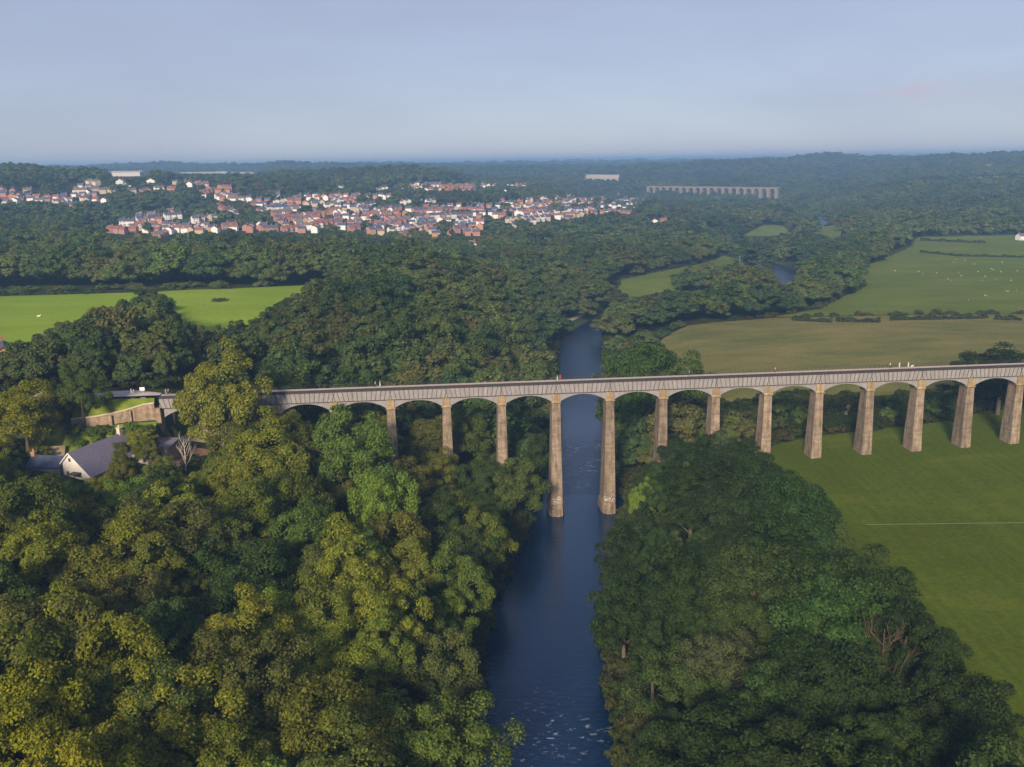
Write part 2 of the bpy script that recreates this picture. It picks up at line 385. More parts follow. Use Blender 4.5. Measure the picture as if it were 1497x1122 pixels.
def grass(name, c1, c2, scale=.03, stripes=None, c3=None):
    m, nt, ns, ln = mat(name)
    tc = N(ns, 'ShaderNodeTexCoord')
    n1 = N(ns, 'ShaderNodeTexNoise', Scale=scale, Detail=8.0, Roughness=.65)
    mp = N(ns, 'ShaderNodeMapping'); mp.inputs['Scale'].default_value = (1, 2.2, 1); ln.new(tc.outputs['Object'], mp.inputs[0]); ln.new(mp.outputs[0], n1.inputs['Vector'])
    r = N(ns, 'ShaderNodeValToRGB'); e = r.color_ramp.elements
    e[0].position = .32; e[0].color = (*c1, 1); e[1].position = .68; e[1].color = (*c2, 1); ln.new(n1.outputs['Fac'], r.inputs[0])
    if c3: q = e.new(.5); q.color = (*c3, 1)
    n2 = N(ns, 'ShaderNodeTexNoise', Scale=.9, Detail=6.0, Roughness=.7); ln.new(tc.outputs['Object'], n2.inputs['Vector'])
    mr = N(ns, 'ShaderNodeMapRange'); mr.inputs['From Min'].default_value = .25; mr.inputs['From Max'].default_value = .75; mr.inputs['To Min'].default_value = .72; mr.inputs['To Max'].default_value = 1.28
    ln.new(n2.outputs['Fac'], mr.inputs['Value']); val = mr.outputs[0]
    if stripes:
        ang, per, amp = stripes
        mp2 = N(ns, 'ShaderNodeMapping'); mp2.inputs['Rotation'].default_value = (0, 0, ang); ln.new(tc.outputs['Object'], mp2.inputs[0])
        mp2.inputs['Scale'].default_value = (1.0 / per, .006, 1)
        wv = N(ns, 'ShaderNodeTexNoise', Scale=1.0, Detail=2.0); ln.new(mp2.outputs[0], wv.inputs['Vector'])
        mr2 = N(ns, 'ShaderNodeMapRange'); mr2.inputs['From Min'].default_value = .3; mr2.inputs['From Max'].default_value = .7; mr2.inputs['To Min'].default_value = 1 - amp; mr2.inputs['To Max'].default_value = 1 + amp
        ln.new(wv.outputs['Fac'], mr2.inputs['Value'])
        mu = N(ns, 'ShaderNodeMath', operation='MULTIPLY'); ln.new(val, mu.inputs[0]); ln.new(mr2.outputs[0], mu.inputs[1]); val = mu.outputs[0]
    hs = N(ns, 'ShaderNodeHueSaturation'); ln.new(r.outputs[0], hs.inputs['Color']); ln.new(val, hs.inputs['Value'])
    d = N(ns, 'ShaderNodeBsdfDiffuse'); ln.new(hs.outputs[0], d.inputs[0])
    o = N(ns, 'ShaderNodeOutputMaterial'); ln.new(d.outputs[0], o.inputs[0])
    return m

M_meadow = grass('mown_meadow', (.072, .094, .009), (.122, .134, .016), .018, (-.04, 1.3, .09), (.078, .108, .011))
M_tan = grass('dry_meadow', (.105, .120, .032), (.225, .185, .070), .022, None, (.165, .155, .050))
M_green = grass('green_field', (.092, .128, .020), (.150, .180, .034), .014)
M_bright = grass('bright_field', (.16, .25, .02), (.24, .33, .035), .015)
M_paleg = grass('pale_field', (.17, .18, .06), (.26, .24, .09), .01)
M_straw = grass('straw_field', (.55, .46, .32), (.68, .58, .42), .01)
M_gravel = noisy('gravel', (.30, .26, .21), (.46, .41, .34), .8, .9)

FIELDS = []   # world polygons where no tree stands
def field(name, pix, m, label, off=.2, extra=None, keep=True):
    poly = [at(*p) for p in pix] if pix else extra
    if keep: FIELDS.append(np.array(poly))
    return sheet(name, poly, m, off, label, 'field')

MEADOW = [(66, 40), (75, 110), (77, 180), (72, 250), (76, 268), (84, 279), (110, 286), (150, 295), (166, 305), (300, 330), (420, 300), (420, 40)]
field('meadow', None, M_meadow, 'mown green meadow right of the river beside the bridge piers', extra=MEADOW)
TAN = [(62, 352), (72, 420), (80, 470), (100, 496), (150, 514), (296, 508), (420, 505), (420, 380), (240, 345), (120, 328), (84, 328)]
field('dry_field', None, M_tan, 'tan grazed meadow behind the right half of the bridge', extra=TAN)
field('pasture', None, M_green, 'wide green pasture with sheep beyond the long hedge', extra=[(150, 516), (296, 510), (520, 512), (760, 1010), (600, 1045), (470, 1040), (395, 900), (285, 740), (255, 640), (190, 545)])
field('valley_field', [(902, 432), (930, 436), (1000, 424), (1060, 398), (1118, 380), (1095, 376), (1020, 388), (905, 410)], M_green, 'green field in the bend of the river')
field('small_field', [(1086, 345), (1160, 345), (1150, 332), (1115, 331)], M_green, 'small green field among the far riverside trees')
field('little_field', [(1188, 344), (1228, 352), (1236, 334), (1192, 331)], M_green, 'second small green field right of the first')
field('left_pasture', [(-120, 438), (0, 434), (205, 429), (196, 445), (170, 470), (110, 500), (60, 525), (-120, 560)], M_bright, 'bright yellow-green pasture at the left edge')
field('right_pasture', [(224, 428), (330, 424), (470, 418), (480, 424), (400, 456), (370, 484), (300, 500), (272, 494), (266, 470), (244, 444)], M_bright, 'bright yellow-green pasture right of the tall brown-green tree')
field('town_green', [(780, 350), (845, 347), (870, 338), (850, 335), (800, 343)], M_green, 'green clearing below the town')
field('hill_field', [(1390, 268), (1497, 270), (1560, 262), (1497, 258), (1405, 260)], M_paleg, 'pale field on the far right hillside')
field('slope_field', [(1395, 302), (1470, 302), (1470, 294), (1400, 294)], M_paleg, 'brown clearing on the wooded right slope', off=.6)
field('edge_field', [(1470, 330), (1540, 330), (1540, 318), (1478, 320)], M_paleg, 'narrow pale field at the foot of the right slope', off=.6)
for i_, (xa, xb, ya_, yb_, mm) in enumerate([(1225, 1292, 259, 255, M_paleg), (1330, 1405, 250, 246, M_green), (1000, 1075, 268, 264, M_green), (1145, 1200, 300, 296, M_green), (1420, 1500, 246, 242, M_paleg), (520, 580, 262, 259, M_paleg), (905, 945, 283, 280, M_green)]):
    field('far_field', [(xa, ya_), (xb, ya_), (xb - 12, yb_), (xa + 10, yb_)], mm, 'faint field among the far hazy woods, ' + nth(i_ + 1), off=1.0)
def farstrip(px0, px1, py0, py1, y, dy, nm, m, lab):
    x0 = ray(px0, py0)[0] / ray(px0, py0)[1] * y; x1 = ray(px1, py0)[0] / ray(px1, py0)[1] * y
    P = [(x0, y), (x1, y), (x1 * (1 + dy / y), y + dy), (x0 * (1 + dy / y), y + dy)]
    FIELDS.append(np.array(P)); sheet(nm, P, m, 1.5, lab, 'field', res=25)
farstrip(258, 332, 253, 246, 3000, 420, 'harvested_field', M_straw, 'straw coloured field far off on the left skyline')
farstrip(338, 372, 253, 247, 3050, 300, 'stubble_field', M_straw, 'smaller straw field right of the first on the skyline')
farstrip(852, 905, 260, 255, 2700, 260, 'pale_strip_field', M_straw, 'pale strip of field beyond the town in the blue hills')

# painted line across the meadow and the dry margin at its edge
def strip(name, pts, w, m, off, label, cat):
    pts = np.array(pts, float); V = []; seg = []
    for a, b in zip(pts[:-1], pts[1:]):
        n = max(1, int(np.hypot(*(b - a)) / 2))
        seg += [a + (b - a) * i / n for i in range(n)]
    seg.append(pts[-1]); seg = np.array(seg)
    d = np.gradient(seg, axis=0); d /= np.linalg.norm(d, axis=1)[:, None]; nrm = np.column_stack([-d[:, 1], d[:, 0]])
    ww = (w if hasattr(w, '__len__') else [w] * 2); ww = np.interp(np.linspace(0, 1, len(seg)), np.linspace(0, 1, len(ww)), ww)[:, None]
    L, R_ = seg + nrm * ww / 2, seg - nrm * ww / 2
    A = np.concatenate([L, R_]); Z = height(A[:, 0], A[:, 1]) + off
    n = len(seg); q = [(i + 1, i, n + i, n + i + 1) for i in range(n - 1)]
    o = link(name, np_mesh(name, np.column_stack([A, Z]), q, [m], True)); return tag(o, label, cat, kind='structure')
M_line = noisy('line_paint', (.20, .24, .12), (.34, .37, .22), 1.5, .9)
strip('field_line', [atz(1266, 765.5, 15.4), atz(1400, 764.5, 15.5), atz(1700, 763, 16)], .24, M_line, .5, 'pale line marked straight across the mown meadow', 'marking')
M_margin = noisy('dry_margin', (.10, .11, .03), (.17, .15, .05), .6, .9)
strip('field_margin', [at(1436, 1034), at(1452, 1058), at(1466, 1082), at(1500, 1122)], [.3, .8, 1.0, 1.0], M_margin, .55, 'dry grass margin between meadow and wood', 'grass margin')
strip('path', [at(832, 470), at(846, 464), at(856, 459)], 3, M_gravel, .6, 'pale track on the clearing beyond the river bend', 'path')
strip('shingle_bank', [at(806, 502), at(832, 494), at(868, 488)], [2, 5, 3], M_gravel, .4, 'narrow shingle bank at the river bend', 'river bank')

# ------------------------------------------------------------------ river
def river_material():
    m, nt, ns, ln = mat('river_water')
    tc = N(ns, 'ShaderNodeTexCoord'); sp = N(ns, 'ShaderNodeSeparateXYZ'); ln.new(tc.outputs['Object'], sp.inputs[0])
    def rng(a, b, c, d):
        r1 = N(ns, 'ShaderNodeMapRange', interpolation_type='SMOOTHSTEP'); r1.inputs['From Min'].default_value = a; r1.inputs['From Max'].default_value = b; ln.new(sp.outputs[1], r1.inputs['Value'])
        r2 = N(ns, 'ShaderNodeMapRange', interpolation_type='SMOOTHSTEP'); r2.inputs['From Min'].default_value = c; r2.inputs['From Max'].default_value = d
        r2.inputs['To Min'].default_value = 1; r2.inputs['To Max'].default_value = 0; ln.new(sp.outputs[1], r2.inputs['Value'])
        mu = N(ns, 'ShaderNodeMath', operation='MULTIPLY'); ln.new(r1.outputs[0], mu.inputs[0]); ln.new(r2.outputs[0], mu.inputs[1]); return mu.outputs[0]
    z1 = rng(268, 272, 315, 345); z2 = rng(100, 128, 148, 168)
    ad = N(ns, 'ShaderNodeMath', operation='ADD'); ln.new(z1, ad.inputs[0]); ln.new(z2, ad.inputs[1])
    mp = N(ns, 'ShaderNodeMapping'); mp.inputs['Scale'].default_value = (.30, .55, 1); ln.new(tc.outputs['Object'], mp.inputs[0])
    nf = N(ns, 'ShaderNodeTexNoise', Scale=1.7, Detail=6.0, Roughness=.66, Distortion=.8); ln.new(mp.outputs[0], nf.inputs['Vector'])
    nb = N(ns, 'ShaderNodeTexNoise', Scale=.09, Detail=2.0); ln.new(tc.outputs['Object'], nb.inputs['Vector'])
    t1 = N(ns, 'ShaderNodeMapRange'); t1.inputs['From Min'].default_value = .575; t1.inputs['From Max'].default_value = .68; ln.new(nf.outputs['Fac'], t1.inputs['Value'])
    t2 = N(ns, 'ShaderNodeMapRange'); t2.inputs['From Min'].default_value = .42; t2.inputs['From Max'].default_value = .56; ln.new(nb.outputs['Fac'], t2.inputs['Value'])
    mu = N(ns, 'ShaderNodeMath', operation='MULTIPLY'); ln.new(t1.outputs[0], mu.inputs[0]); ln.new(t2.outputs[0], mu.inputs[1])
    mv = N(ns, 'ShaderNodeMath', operation='MULTIPLY'); ln.new(mu.outputs[0], mv.inputs[0]); ln.new(ad.outputs[0], mv.inputs[1])
    cl = N(ns, 'ShaderNodeMath', operation='MULTIPLY', use_clamp=True); ln.new(mv.outputs[0], cl.inputs[0]); cl.inputs[1].default_value = .8
    p = N(ns, 'ShaderNodeBsdfPrincipled', Roughness=.07, IOR=1.58); p.inputs['Base Color'].default_value = (.0012, .016, .050, 1); p.inputs['Specular Tint'].default_value = (.42, .70, 1, 1)
    mw = N(ns, 'ShaderNodeMapping'); mw.inputs['Scale'].default_value = (.5, 1.1, 1); ln.new(tc.outputs['Object'], mw.inputs[0])
    w1 = N(ns, 'ShaderNodeTexNoise', Scale=.9, Detail=5.0, Roughness=.6, Distortion=.4); ln.new(mw.outputs[0], w1.inputs['Vector'])
    rs = N(ns, 'ShaderNodeMath', operation='MULTIPLY_ADD'); ln.new(ad.outputs[0], rs.inputs[0]); rs.inputs[1].default_value = .55; rs.inputs[2].default_value = .42
    bp = N(ns, 'ShaderNodeBump', Distance=.25); ln.new(w1.outputs['Fac'], bp.inputs['Height']); z3 = rng(330, 420, 2000, 2100); ra_ = N(ns, 'ShaderNodeMath', operation='MULTIPLY_ADD'); ln.new(z3, ra_.inputs[0]); ra_.inputs[1].default_value = .8; ln.new(rs.outputs[0], ra_.inputs[2]); ln.new(ra_.outputs[0], bp.inputs['Strength']); rg_ = N(ns, 'ShaderNodeMath', operation='MULTIPLY_ADD'); ln.new(z3, rg_.inputs[0]); rg_.inputs[1].default_value = .24; rg_.inputs[2].default_value = .07; ln.new(rg_.outputs[0], p.inputs['Roughness']); tm_ = N(ns, 'ShaderNodeMix', data_type='RGBA'); ln.new(z3, tm_.inputs[0]); tm_.inputs[6].default_value = (.22, .50, .95, 1); tm_.inputs[7].default_value = (.75, .95, 1, 1); ln.new(tm_.outputs[2], p.inputs['Specular Tint']); ln.new(bp.outputs[0], p.inputs['Normal'])
    fo = N(ns, 'ShaderNodeBsdfDiffuse'); fo.inputs[0].default_value = (.62, .68, .74, 1)
    mx = N(ns, 'ShaderNodeMixShader'); ln.new(cl.outputs[0], mx.inputs[0]); ln.new(p.outputs[0], mx.inputs[1]); ln.new(fo.outputs[0], mx.inputs[2])
    o = N(ns, 'ShaderNodeOutputMaterial'); ln.new(mx.outputs[0], o.inputs[0])
    return m

cl = []
for a, b in zip(RIV[:-1], RIV[1:]):
    n = max(2, int(np.hypot(*(b - a)) / 6)); cl += [a + (b - a) * i / n for i in range(n)]
cl = np.array(cl + [RIV[-1]])
for _ in range(6): cl[1:-1] = (cl[:-2] + 2 * cl[1:-1] + cl[2:]) / 4
dd = np.gradient(cl, axis=0); dd /= np.linalg.norm(dd, axis=1)[:, None]; nn = np.column_stack([-dd[:, 1], dd[:, 0]])
cols = [cl + nn * w for w in (17, 8, 0, -8, -17)]
V = np.concatenate([np.column_stack([c, np.zeros(len(c))]) for c in cols]); n = len(cl)
q = [(k * n + i + 1, k * n + i, (k + 1) * n + i, (k + 1) * n + i + 1) for k in range(4) for i in range(n - 1)]
rv = link('river', np_mesh('river', V, q, [river_material()], True)); tag(rv, 'dark blue river with white rapids running under the bridge', 'river', kind='structure')

# ------------------------------------------------------------------ aqueduct
A = empty('aqueduct', (AQ0[0], AQ0[1], 0), TH)
tag(A, 'long iron and stone aqueduct on tall tapering piers across the river', 'aqueduct')
S, T0, T1 = 16.2, -113.4, 194.4
def aq(t, n):
    p = AQ0 + AQD * t + AQN * n; return float(p[0]), float(p[1])

tr = MB()   # iron trough: side plates, flanges and radial joints
tr.box(T0, T1, -1.84, -1.76, 37.86, 41.0); tr.box(T0, T1, 1.76, 1.84, 37.86, 40.8); tr.box(T0, T1, -1.755, 1.755, 37.86, 38.0)
tr.box(T0, T1, -2.02, -1.70, 41.002, 41.13, 1); tr.box(T0, T1, -1.99, -1.842, 40.60, 41.0, 1)
tr.box(T0, T1, -2.0, -1.842, 37.72, 37.858, 1); tr.box(T0, T1, 1.842, 2.0, 37.72, 37.858, 1)
for i in range(-7, 12):
    c = i * S + S / 2
    for k in range(-6, 7):
        xb = c + k * 1.27; lean = k * .13
        w = .06
        for y0, y1 in ((-1.93, -1.842), (1.842, 1.93)):
            tr.add([(xb - w, y0, 37.86), (xb + w, y0, 37.86), (xb + w + lean, y0, 40.6), (xb - w + lean, y0, 40.6),
                    (xb - w, y1, 37.86), (xb + w, y1, 37.86), (xb + w + lean, y1, 40.6), (xb - w + lean, y1, 40.6)],
                   [(0, 1, 2, 3), (7, 6, 5, 4), (0, 4, 5, 1), (1, 5, 6, 2), (2, 6, 7, 3), (3, 7, 4, 0)], 1)
tr.build('trough', [M_iron, M_irondark], A)
def water_dark():
    m, nt, ns, ln = mat('canal_water'); p = N(ns, 'ShaderNodeBsdfPrincipled', Roughness=.05, IOR=1.33); p.inputs['Base Color'].default_value = (.012, .014, .012, 1)
    no = N(ns, 'ShaderNodeTexNoise', Scale=2.0); tc = N(ns, 'ShaderNodeTexCoord'); ln.new(tc.outputs['Object'], no.inputs['Vector'])
    b = N(ns, 'ShaderNodeBump', Strength=.1); ln.new(no.outputs['Fac'], b.inputs['Height']); ln.new(b.outputs[0], p.inputs['Normal'])
    o = N(ns, 'ShaderNodeOutputMaterial'); ln.new(p.outputs[0], o.inputs[0]); return m
M_canal = water_dark()
w_ = MB(); w_.box(T0, T1, -1.755, -.32, 40.3, 40.66); w_.build('canal_water', M_canal, A)
w_ = MB(); w_.box(T0, T1, -.21, 1.755, 40.85, 41.08); w_.box(T0, T1, -.31, -.212, 40.7, 41.09, 1); w_.build('towpath', [M_towpath, M_irondark], A)
rl = MB(); t = T0
while t < T1:
    rl.box(t - .025, t + .025, 1.78, 1.83, 41.085, 42.2); t += 1.35
for z in (41.5, 41.85, 42.18): rl.box(T0, T1, 1.785, 1.825, z, z + .035)
rl.build('railing', M_irondark, A)

# cast iron arches: one part per span
def arch_pts(n=16):
    hs, rise = 7.06, 2.25; R = (hs * hs + rise * rise) / (2 * rise)
    return [(x, 37.42 - (R - math.sqrt(R * R - x * x))) for x in np.linspace(-hs, hs, n + 1)]
am = MB(); ap = arch_pts()
for y0, y1 in ((-1.72, -1.5), (-.6, -.45), (.45, .6), (1.5, 1.72)):
    vs = []
    for x, z in ap: vs += [(x, y0, z), (x, y0, 37.72), (x, y1, z), (x, y1, 37.72)]
    fs = []
    for i in range(len(ap) - 1):
        a = i * 4; b = a + 4
        fs += [(a, b, b + 1, a + 1), (a + 2, a + 3, b + 3, b + 2), (a, a + 2, b + 2, b), (a + 1, b + 1, b + 3, a + 3)]
    fs += [(0, 1, 3, 2), (len(vs) - 4, len(vs) - 2, len(vs) - 1, len(vs) - 3)]
    am.add(vs, fs)
for y0, y1 in ((-1.80, -1.722), (1.722, 1.80)):     # rib flange along the arch edge
    vs = []
    for x, z in ap: vs += [(x, y0, z), (x, y0, z + .22), (x, y1, z), (x, y1, z + .22)]
    fs = []
    for i in range(len(ap) - 1):
        a = i * 4; b = a + 4
        fs += [(a, b, b + 1, a + 1), (a + 2, a + 3, b + 3, b + 2), (a, a + 2, b + 2, b), (a + 1, b + 1, b + 3, a + 3)]
    am.add(vs, fs)
arch_me = am.mesh('arch_span', [M_iron])
for i in range(-7, 12): link('arch_span', arch_me, A, (i * S + S / 2, 0, 0))

def pier_half(z):   # half sizes along and across at a height
    f = (35 - z) / 35
    return 1.17 + .72 * f, 2.0 + 1.35 * f
M_graf = noisy('graffiti_white', (.5, .5, .5), (.75, .75, .75), 3, .8)
M_grafd = noisy('graffiti_dark', (.03, .03, .035), (.06, .06, .07), 3, .8)
for i in range(-6, 12):
    x, y = aq(i * S, 0)
    gz = min(hz(*aq(i * S + a, b)) for a in (-2, 2) for b in (-3.5, 3.5)) - 1.5
    river_pier = i in (0, 1)
    if river_pier: gz = 2.4
    m = MB(); nseg = 7
    zs = np.linspace(gz, 34.75, nseg + 1)
    for a, b in zip(zs[:-1], zs[1:]): m.frustum(pier_half(a), a, pier_half(b), b)
    # weld: build as one loft instead of stacked boxes
    m = MB(); vs, fs = [], []
    for z in zs:
        hx, hy = pier_half(z); vs += [(-hx, -hy, z), (hx, -hy, z), (hx, hy, z), (-hx, hy, z)]
    for k in range(nseg):
        a = k * 4
        fs += [(a + j, a + (j + 1) % 4, a + 4 + (j + 1) % 4, a + 4 + j) for j in range(4)]
    fs += [(3, 2, 1, 0), tuple(nseg * 4 + j for j in range(4))]
    m.add(vs, fs)
    p = m.build('pier', [M_stone], A, loc=(i * S, 0, 0))
    c = MB(); c.frustum((1.30, 2.15), 34.752, (1.42, 2.3), 34.95); c.box(-1.42, 1.42, -2.3, 2.3, 34.952, 35.2); c.frustum((1.36, 2.22), 35.202, (1.2, 2.12), 35.38)
    c.build('moulding', M_capstone, p)
    c = MB(); c.frustum((1.06, 2.06), 35.382, (1.0, 2.04), 37.55); c.box(-1.12, 1.12, -2.12, -2.022, 37.40, 37.70); c.box(-1.12, 1.12, 2.022, 2.12, 37.40, 37.70)
    c.build('cap', M_capstone, p)
    if river_pier:
        c = MB(); out = []
        for z, k in ((-2, 1.0), (1.2, .98), (2.9, .93), (3.4, .86)):
            hx, hy = 2.35 * k, 3.6 * k
            out.append([(-hx, hy, z), (-hx, -hy + .8, z), (-hx * .72, -hy - .75, z), (0, -hy - 1.35, z), (hx * .72, -hy - .75, z), (hx, -hy + .8, z), (hx, hy, z), (0, hy + 1.5, z)])
        vs = [q_ for r_ in out for q_ in r_]; fs = []
        for k in range(3):
            fs += [(k * 8 + (j + 1) % 8, k * 8 + j, k * 8 + 8 + j, k * 8 + 8 + (j + 1) % 8) for j in range(8)]
        fs += [tuple(range(8)), tuple(24 + j for j in range(8))[::-1]]
        c.add(vs, fs); c.build('cutwater', M_stone, p)
        g_ = MB(); rr = random.Random(i + 3)
        for k in range(9):
            cx, cz = rr.uniform(-1.5, 1.5), rr.uniform(3.9, 5.6); r0 = rr.uniform(.2, .5)
            pts = []
            for w in np.linspace(0, rr.uniform(3, 6), 9):
                z = cz + math.sin(w) * r0 * 1.2; hx, hy = pier_half(z)
                pts.append((cx + math.cos(w) * r0, -hy - .03, z))
            g_.tube(pts, .07, 4, k % 3 == 2)
        go = g_.build('graffiti', [M_graf, M_grafd], p); go['label'] = 'scrawled pale graffiti round the foot of the pier'

# abutment at the left end
ab = MB(); ab.box(-2.2, .4, -2.6, 2.6, 28, 37.7); ab.box(-2.4, .6, -2.8, 2.8, 37.702, 38.1)
ab.frustum((1.3, 2.95), 28, (1.1, 2.9), 37.2, 0, -.5)
ab.build('abutment', M_wallstone, A, loc=(T0 - .3, 0, 0))

# the bank beyond: towpath quay, retaining wall, canal
q_ = []
def aqsheet(name, pts, z, m, label, cat, zl=None):
    V = [(*aq(a, b), z if zl is None else zl[k]) for k, (a, b) in enumerate(pts)]
    me = bpy.data.meshes.new(name); me.from_pydata(V, [], [tuple(range(len(V)))]); me.materials.append(m)
    o = link(name, me); return tag(o, label, cat, kind='structure')
M_quay = noisy('quay_path', (.40, .35, .32), (.52, .46, .42), .5, .9)
aqsheet('quay_path', [(-150, .5), (T0 - .4, .5), (T0 - .4, 3.0), (-122, 7.5), (-150, 8.5)], 41.12, M_quay, 'wide pale path where the canal leaves the bridge', 'path')
aqsheet('canal', [(-150, -1.9), (T0, -1.9), (T0, .45), (-150, .45)], 40.9, M_canal, 'dark canal water before the bridge', 'canal')
W = empty('retaining_wall', (*aq(-114, -3), 0), TH); tag(W, 'pinkish stone retaining wall curving down from the bridge abutment', 'wall')
wm, wc = MB(), MB()
path = [(-.6, .1, 39.6), (-3.5, -.3, 39.4), (-6.5, -.8, 38.6), (-9, -1.2, 38.0), (-12, -1.8, 37.5), (-16, -2.6, 37.1), (-22, -3.8, 36.8)]
for (x0, y0, z0), (x1, y1, z1) in zip(path[:-1], path[1:]):
    wm.add([(x0, y0, 29), (x1, y1, 29), (x1, y1, z1), (x0, y0, z0), (x0, y0 + .7, 29), (x1, y1 + .7, 29), (x1, y1 + .7, z1), (x0, y0 + .7, z0)],
           [(1, 0, 3, 2), (4, 5, 6, 7), (3, 7, 6, 2), (0, 4, 7, 3), (5, 1, 2, 6)])
    wc.add([(x0, y0 - .12, z0 + .01), (x1, y1 - .12, z1 + .01), (x1, y1 - .12, z1 + .26), (x0, y0 - .12, z0 + .26), (x0, y0 + .85, z0 + .01), (x1, y1 + .85, z1 + .01), (x1, y1 + .85, z1 + .26), (x0, y0 + .85, z0 + .26)],
           [(1, 0, 3, 2), (4, 5, 6, 7), (3, 7, 6, 2), (0, 4, 7, 3), (5, 1, 2, 6), (0, 1, 5, 4)])
wm.box(-7.6, -6.6, -1.5, -.6, 29, 38.2); wm.box(-12.6, -11.6, -2.5, -1.5, 29, 37.2)
wm.build('wall_face', M_wallstone, W); wc.build('coping', M_coping, W)
bk = MB()
for (x0, y0, z0), (x1, y1, z1) in zip(path[:-1], path[1:]):
    bk.add([(*aq(-114 + x0, -3 + y0 + .6), z0 - .05), (*aq(-114 + x1, -3 + y1 + .6), z1 - .05), (*aq(-114 + x1, -1.85), 40.95), (*aq(-114 + x0, -1.85), 40.95)], [(1, 0, 3, 2)])
M_lawn = grass('lawn', (.10, .16, .02), (.20, .23, .03), .3)
tag(bk.build('grass_bank', M_lawn), 'grass strip between the canal and the retaining wall', 'grass bank', kind='structure')
W2 = empty('garden_wall', (*aq(-114, -8.5), 0), TH); tag(W2, 'low pale stone wall on the bank above the cottage', 'wall')
wm, wc = MB(), MB()
path = [(-6, -9.5, 28.2), (-12, -10.5, 28.0), (-18, -11.5, 28.2), (-24, -12, 28.4)]
for (x0, y0, z0), (x1, y1, z1) in zip(path[:-1], path[1:]):
    for mb, zb, e in ((wm, 25, 0), (wc, None, .08)):
        a0, a1 = (zb, zb) if zb else (z0 + .01, z1 + .01); h = 0 if zb else .2
        mb.add([(x0, y0 - e, a0), (x1, y1 - e, a1), (x1, y1 - e, z1 + h), (x0, y0 - e, z0 + h), (x0, y0 + .6 + e, a0), (x1, y1 + .6 + e, a1), (x1, y1 + .6 + e, z1 + h), (x0, y0 + .6 + e, z0 + h)],
               [(1, 0, 3, 2), (4, 5, 6, 7), (3, 7, 6, 2), (0, 4, 7, 3), (5, 1, 2, 6)])
wm.build('wall_face', M_wallstone, W2); wc.build('coping', M_coping, W2)
#@@PART2
# ------------------------------------------------------------------ tree crowns
def unit(v): return v / np.linalg.norm(v, axis=-1, keepdims=True)

def crown(name, seed, R, H, base, nc, nl, ls, m, shape='round', rc=(.24, .40)):
    """a crown of leaf sprays: nc clumps spread over an uneven dome, nl sprays on each"""
    r = np.random.default_rng(seed)
    d = unit(r.normal(size=(nc * 3, 3))); d = d[d[:, 2] > -.45][:nc]
    nc = len(d)
    az = np.arctan2(d[:, 1], d[:, 0])
    ph = r.uniform(0, 6.28, 4)
    lump = 1 + .16 * np.sin(2 * az + ph[0]) + .12 * np.sin(3 * az + ph[1]) + .10 * np.sin(4 * d[:, 2] * 2 + ph[2])
    rad = r.uniform(.62, .95, nc) * lump
    rad[: nc // 6] *= .5
    half = (H - base) / 2
    cz = base + half
    k = np.ones(nc)
    if shape == 'cone': k = np.clip(1.02 - (d[:, 2] * .5 + .5), .1, 1)
    if shape == 'tall': k = np.clip(1.1 - .55 * np.abs(d[:, 2]), .3, 1)
    C = np.column_stack([d[:, 0] * rad * R * k, d[:, 1] * rad * R * k, cz + d[:, 2] * rad * half])
    cr = r.uniform(*rc, nc) * R * (.65 + .35 * k)
    n = nc * nl
    ci = np.repeat(np.arange(nc), nl)
    e = unit(r.normal(size=(n, 3)) + .75 * d[ci] + np.array([0, 0, .45]))
    P = C[ci] + e * (cr[ci] * r.uniform(.55, 1.08, n))[:, None] * np.array([1, 1, .8])
    nrm = unit(e * .9 + r.normal(size=(n, 3)) * .42 + np.array([0, 0, .35]))
    t = unit(np.cross(nrm, r.normal(size=(n, 3)))); b = np.cross(nrm, t)
    L = (ls * r.uniform(.6, 1.45, n))[:, None]
    V = np.stack([P - t * L, P + b * L * .62 - nrm * L * .12, P + t * L, P - b * L * .62 - nrm * L * .12], 1).reshape(-1, 3)
    V[:, 2] = np.maximum(V[:, 2], .25)
    return np_mesh(name, V, np.arange(n * 4).reshape(n, 4), [m])

def trunk(name, seed, R, H, r0=.42, m=None, limbs=7):
    r = random.Random(seed); mb = MB()
    top = H * .72
    mb.tube([(0, 0, -1.5), (0, 0, 0), (.1, .05, H * .3), (.2, -.1, top)], [r0 * 1.35, r0, r0 * .7, r0 * .25], 8)
    for i in range(limbs):
        z = H * r.uniform(.22, .55); a = i * 2.4 + r.uniform(-.4, .4); l = R * r.uniform(.55, .85)
        mb.tube([(.1, 0, z), (math.cos(a) * l * .5, math.sin(a) * l * .5, z + l * .35), (math.cos(a) * l, math.sin(a) * l, z + l * .75)], [r0 * .42, r0 * .27, r0 * .08], 5)
    return mb.mesh(name, m or M_bark, True)

# kinds: (crown radius, height, crown base, shape)
KINDS = {'broad': (7.0, 15.5, 1.7, 'round'), 'dome': (6.0, 16.5, 1.5, 'round'), 'tall': (4.6, 18, 2.5, 'tall'), 'bushy': (5.2, 10, .7, 'round')}
NEAR, MID, FAR = {}, {}, {}
for kn, (R, H, b, sh) in KINDS.items():
    NEAR[kn] = [(crown('crown_' + kn, 10 + s * 7 + len(kn), R, H, b, 84 + 8 * s, 340, .165, M_leaf, sh, (.15, .31)), trunk('trunk_' + kn, s, R, H), R, H) for s in range(3)]
PROTO = []   # unlinked source objects of the woodland
def proto(name, me):
    o = bpy.data.objects.new(name, me); PROTO.append(o); return len(PROTO) - 1
for kn, (R, H, b, sh) in KINDS.items():
    MID[kn] = [(proto('wood_mid', crown('wood_mid_' + kn, 50 + s * 5 + len(kn), R, H, b, 50, 150, .42, M_leafr, sh, (.20, .36))), R, H) for s in range(2)]
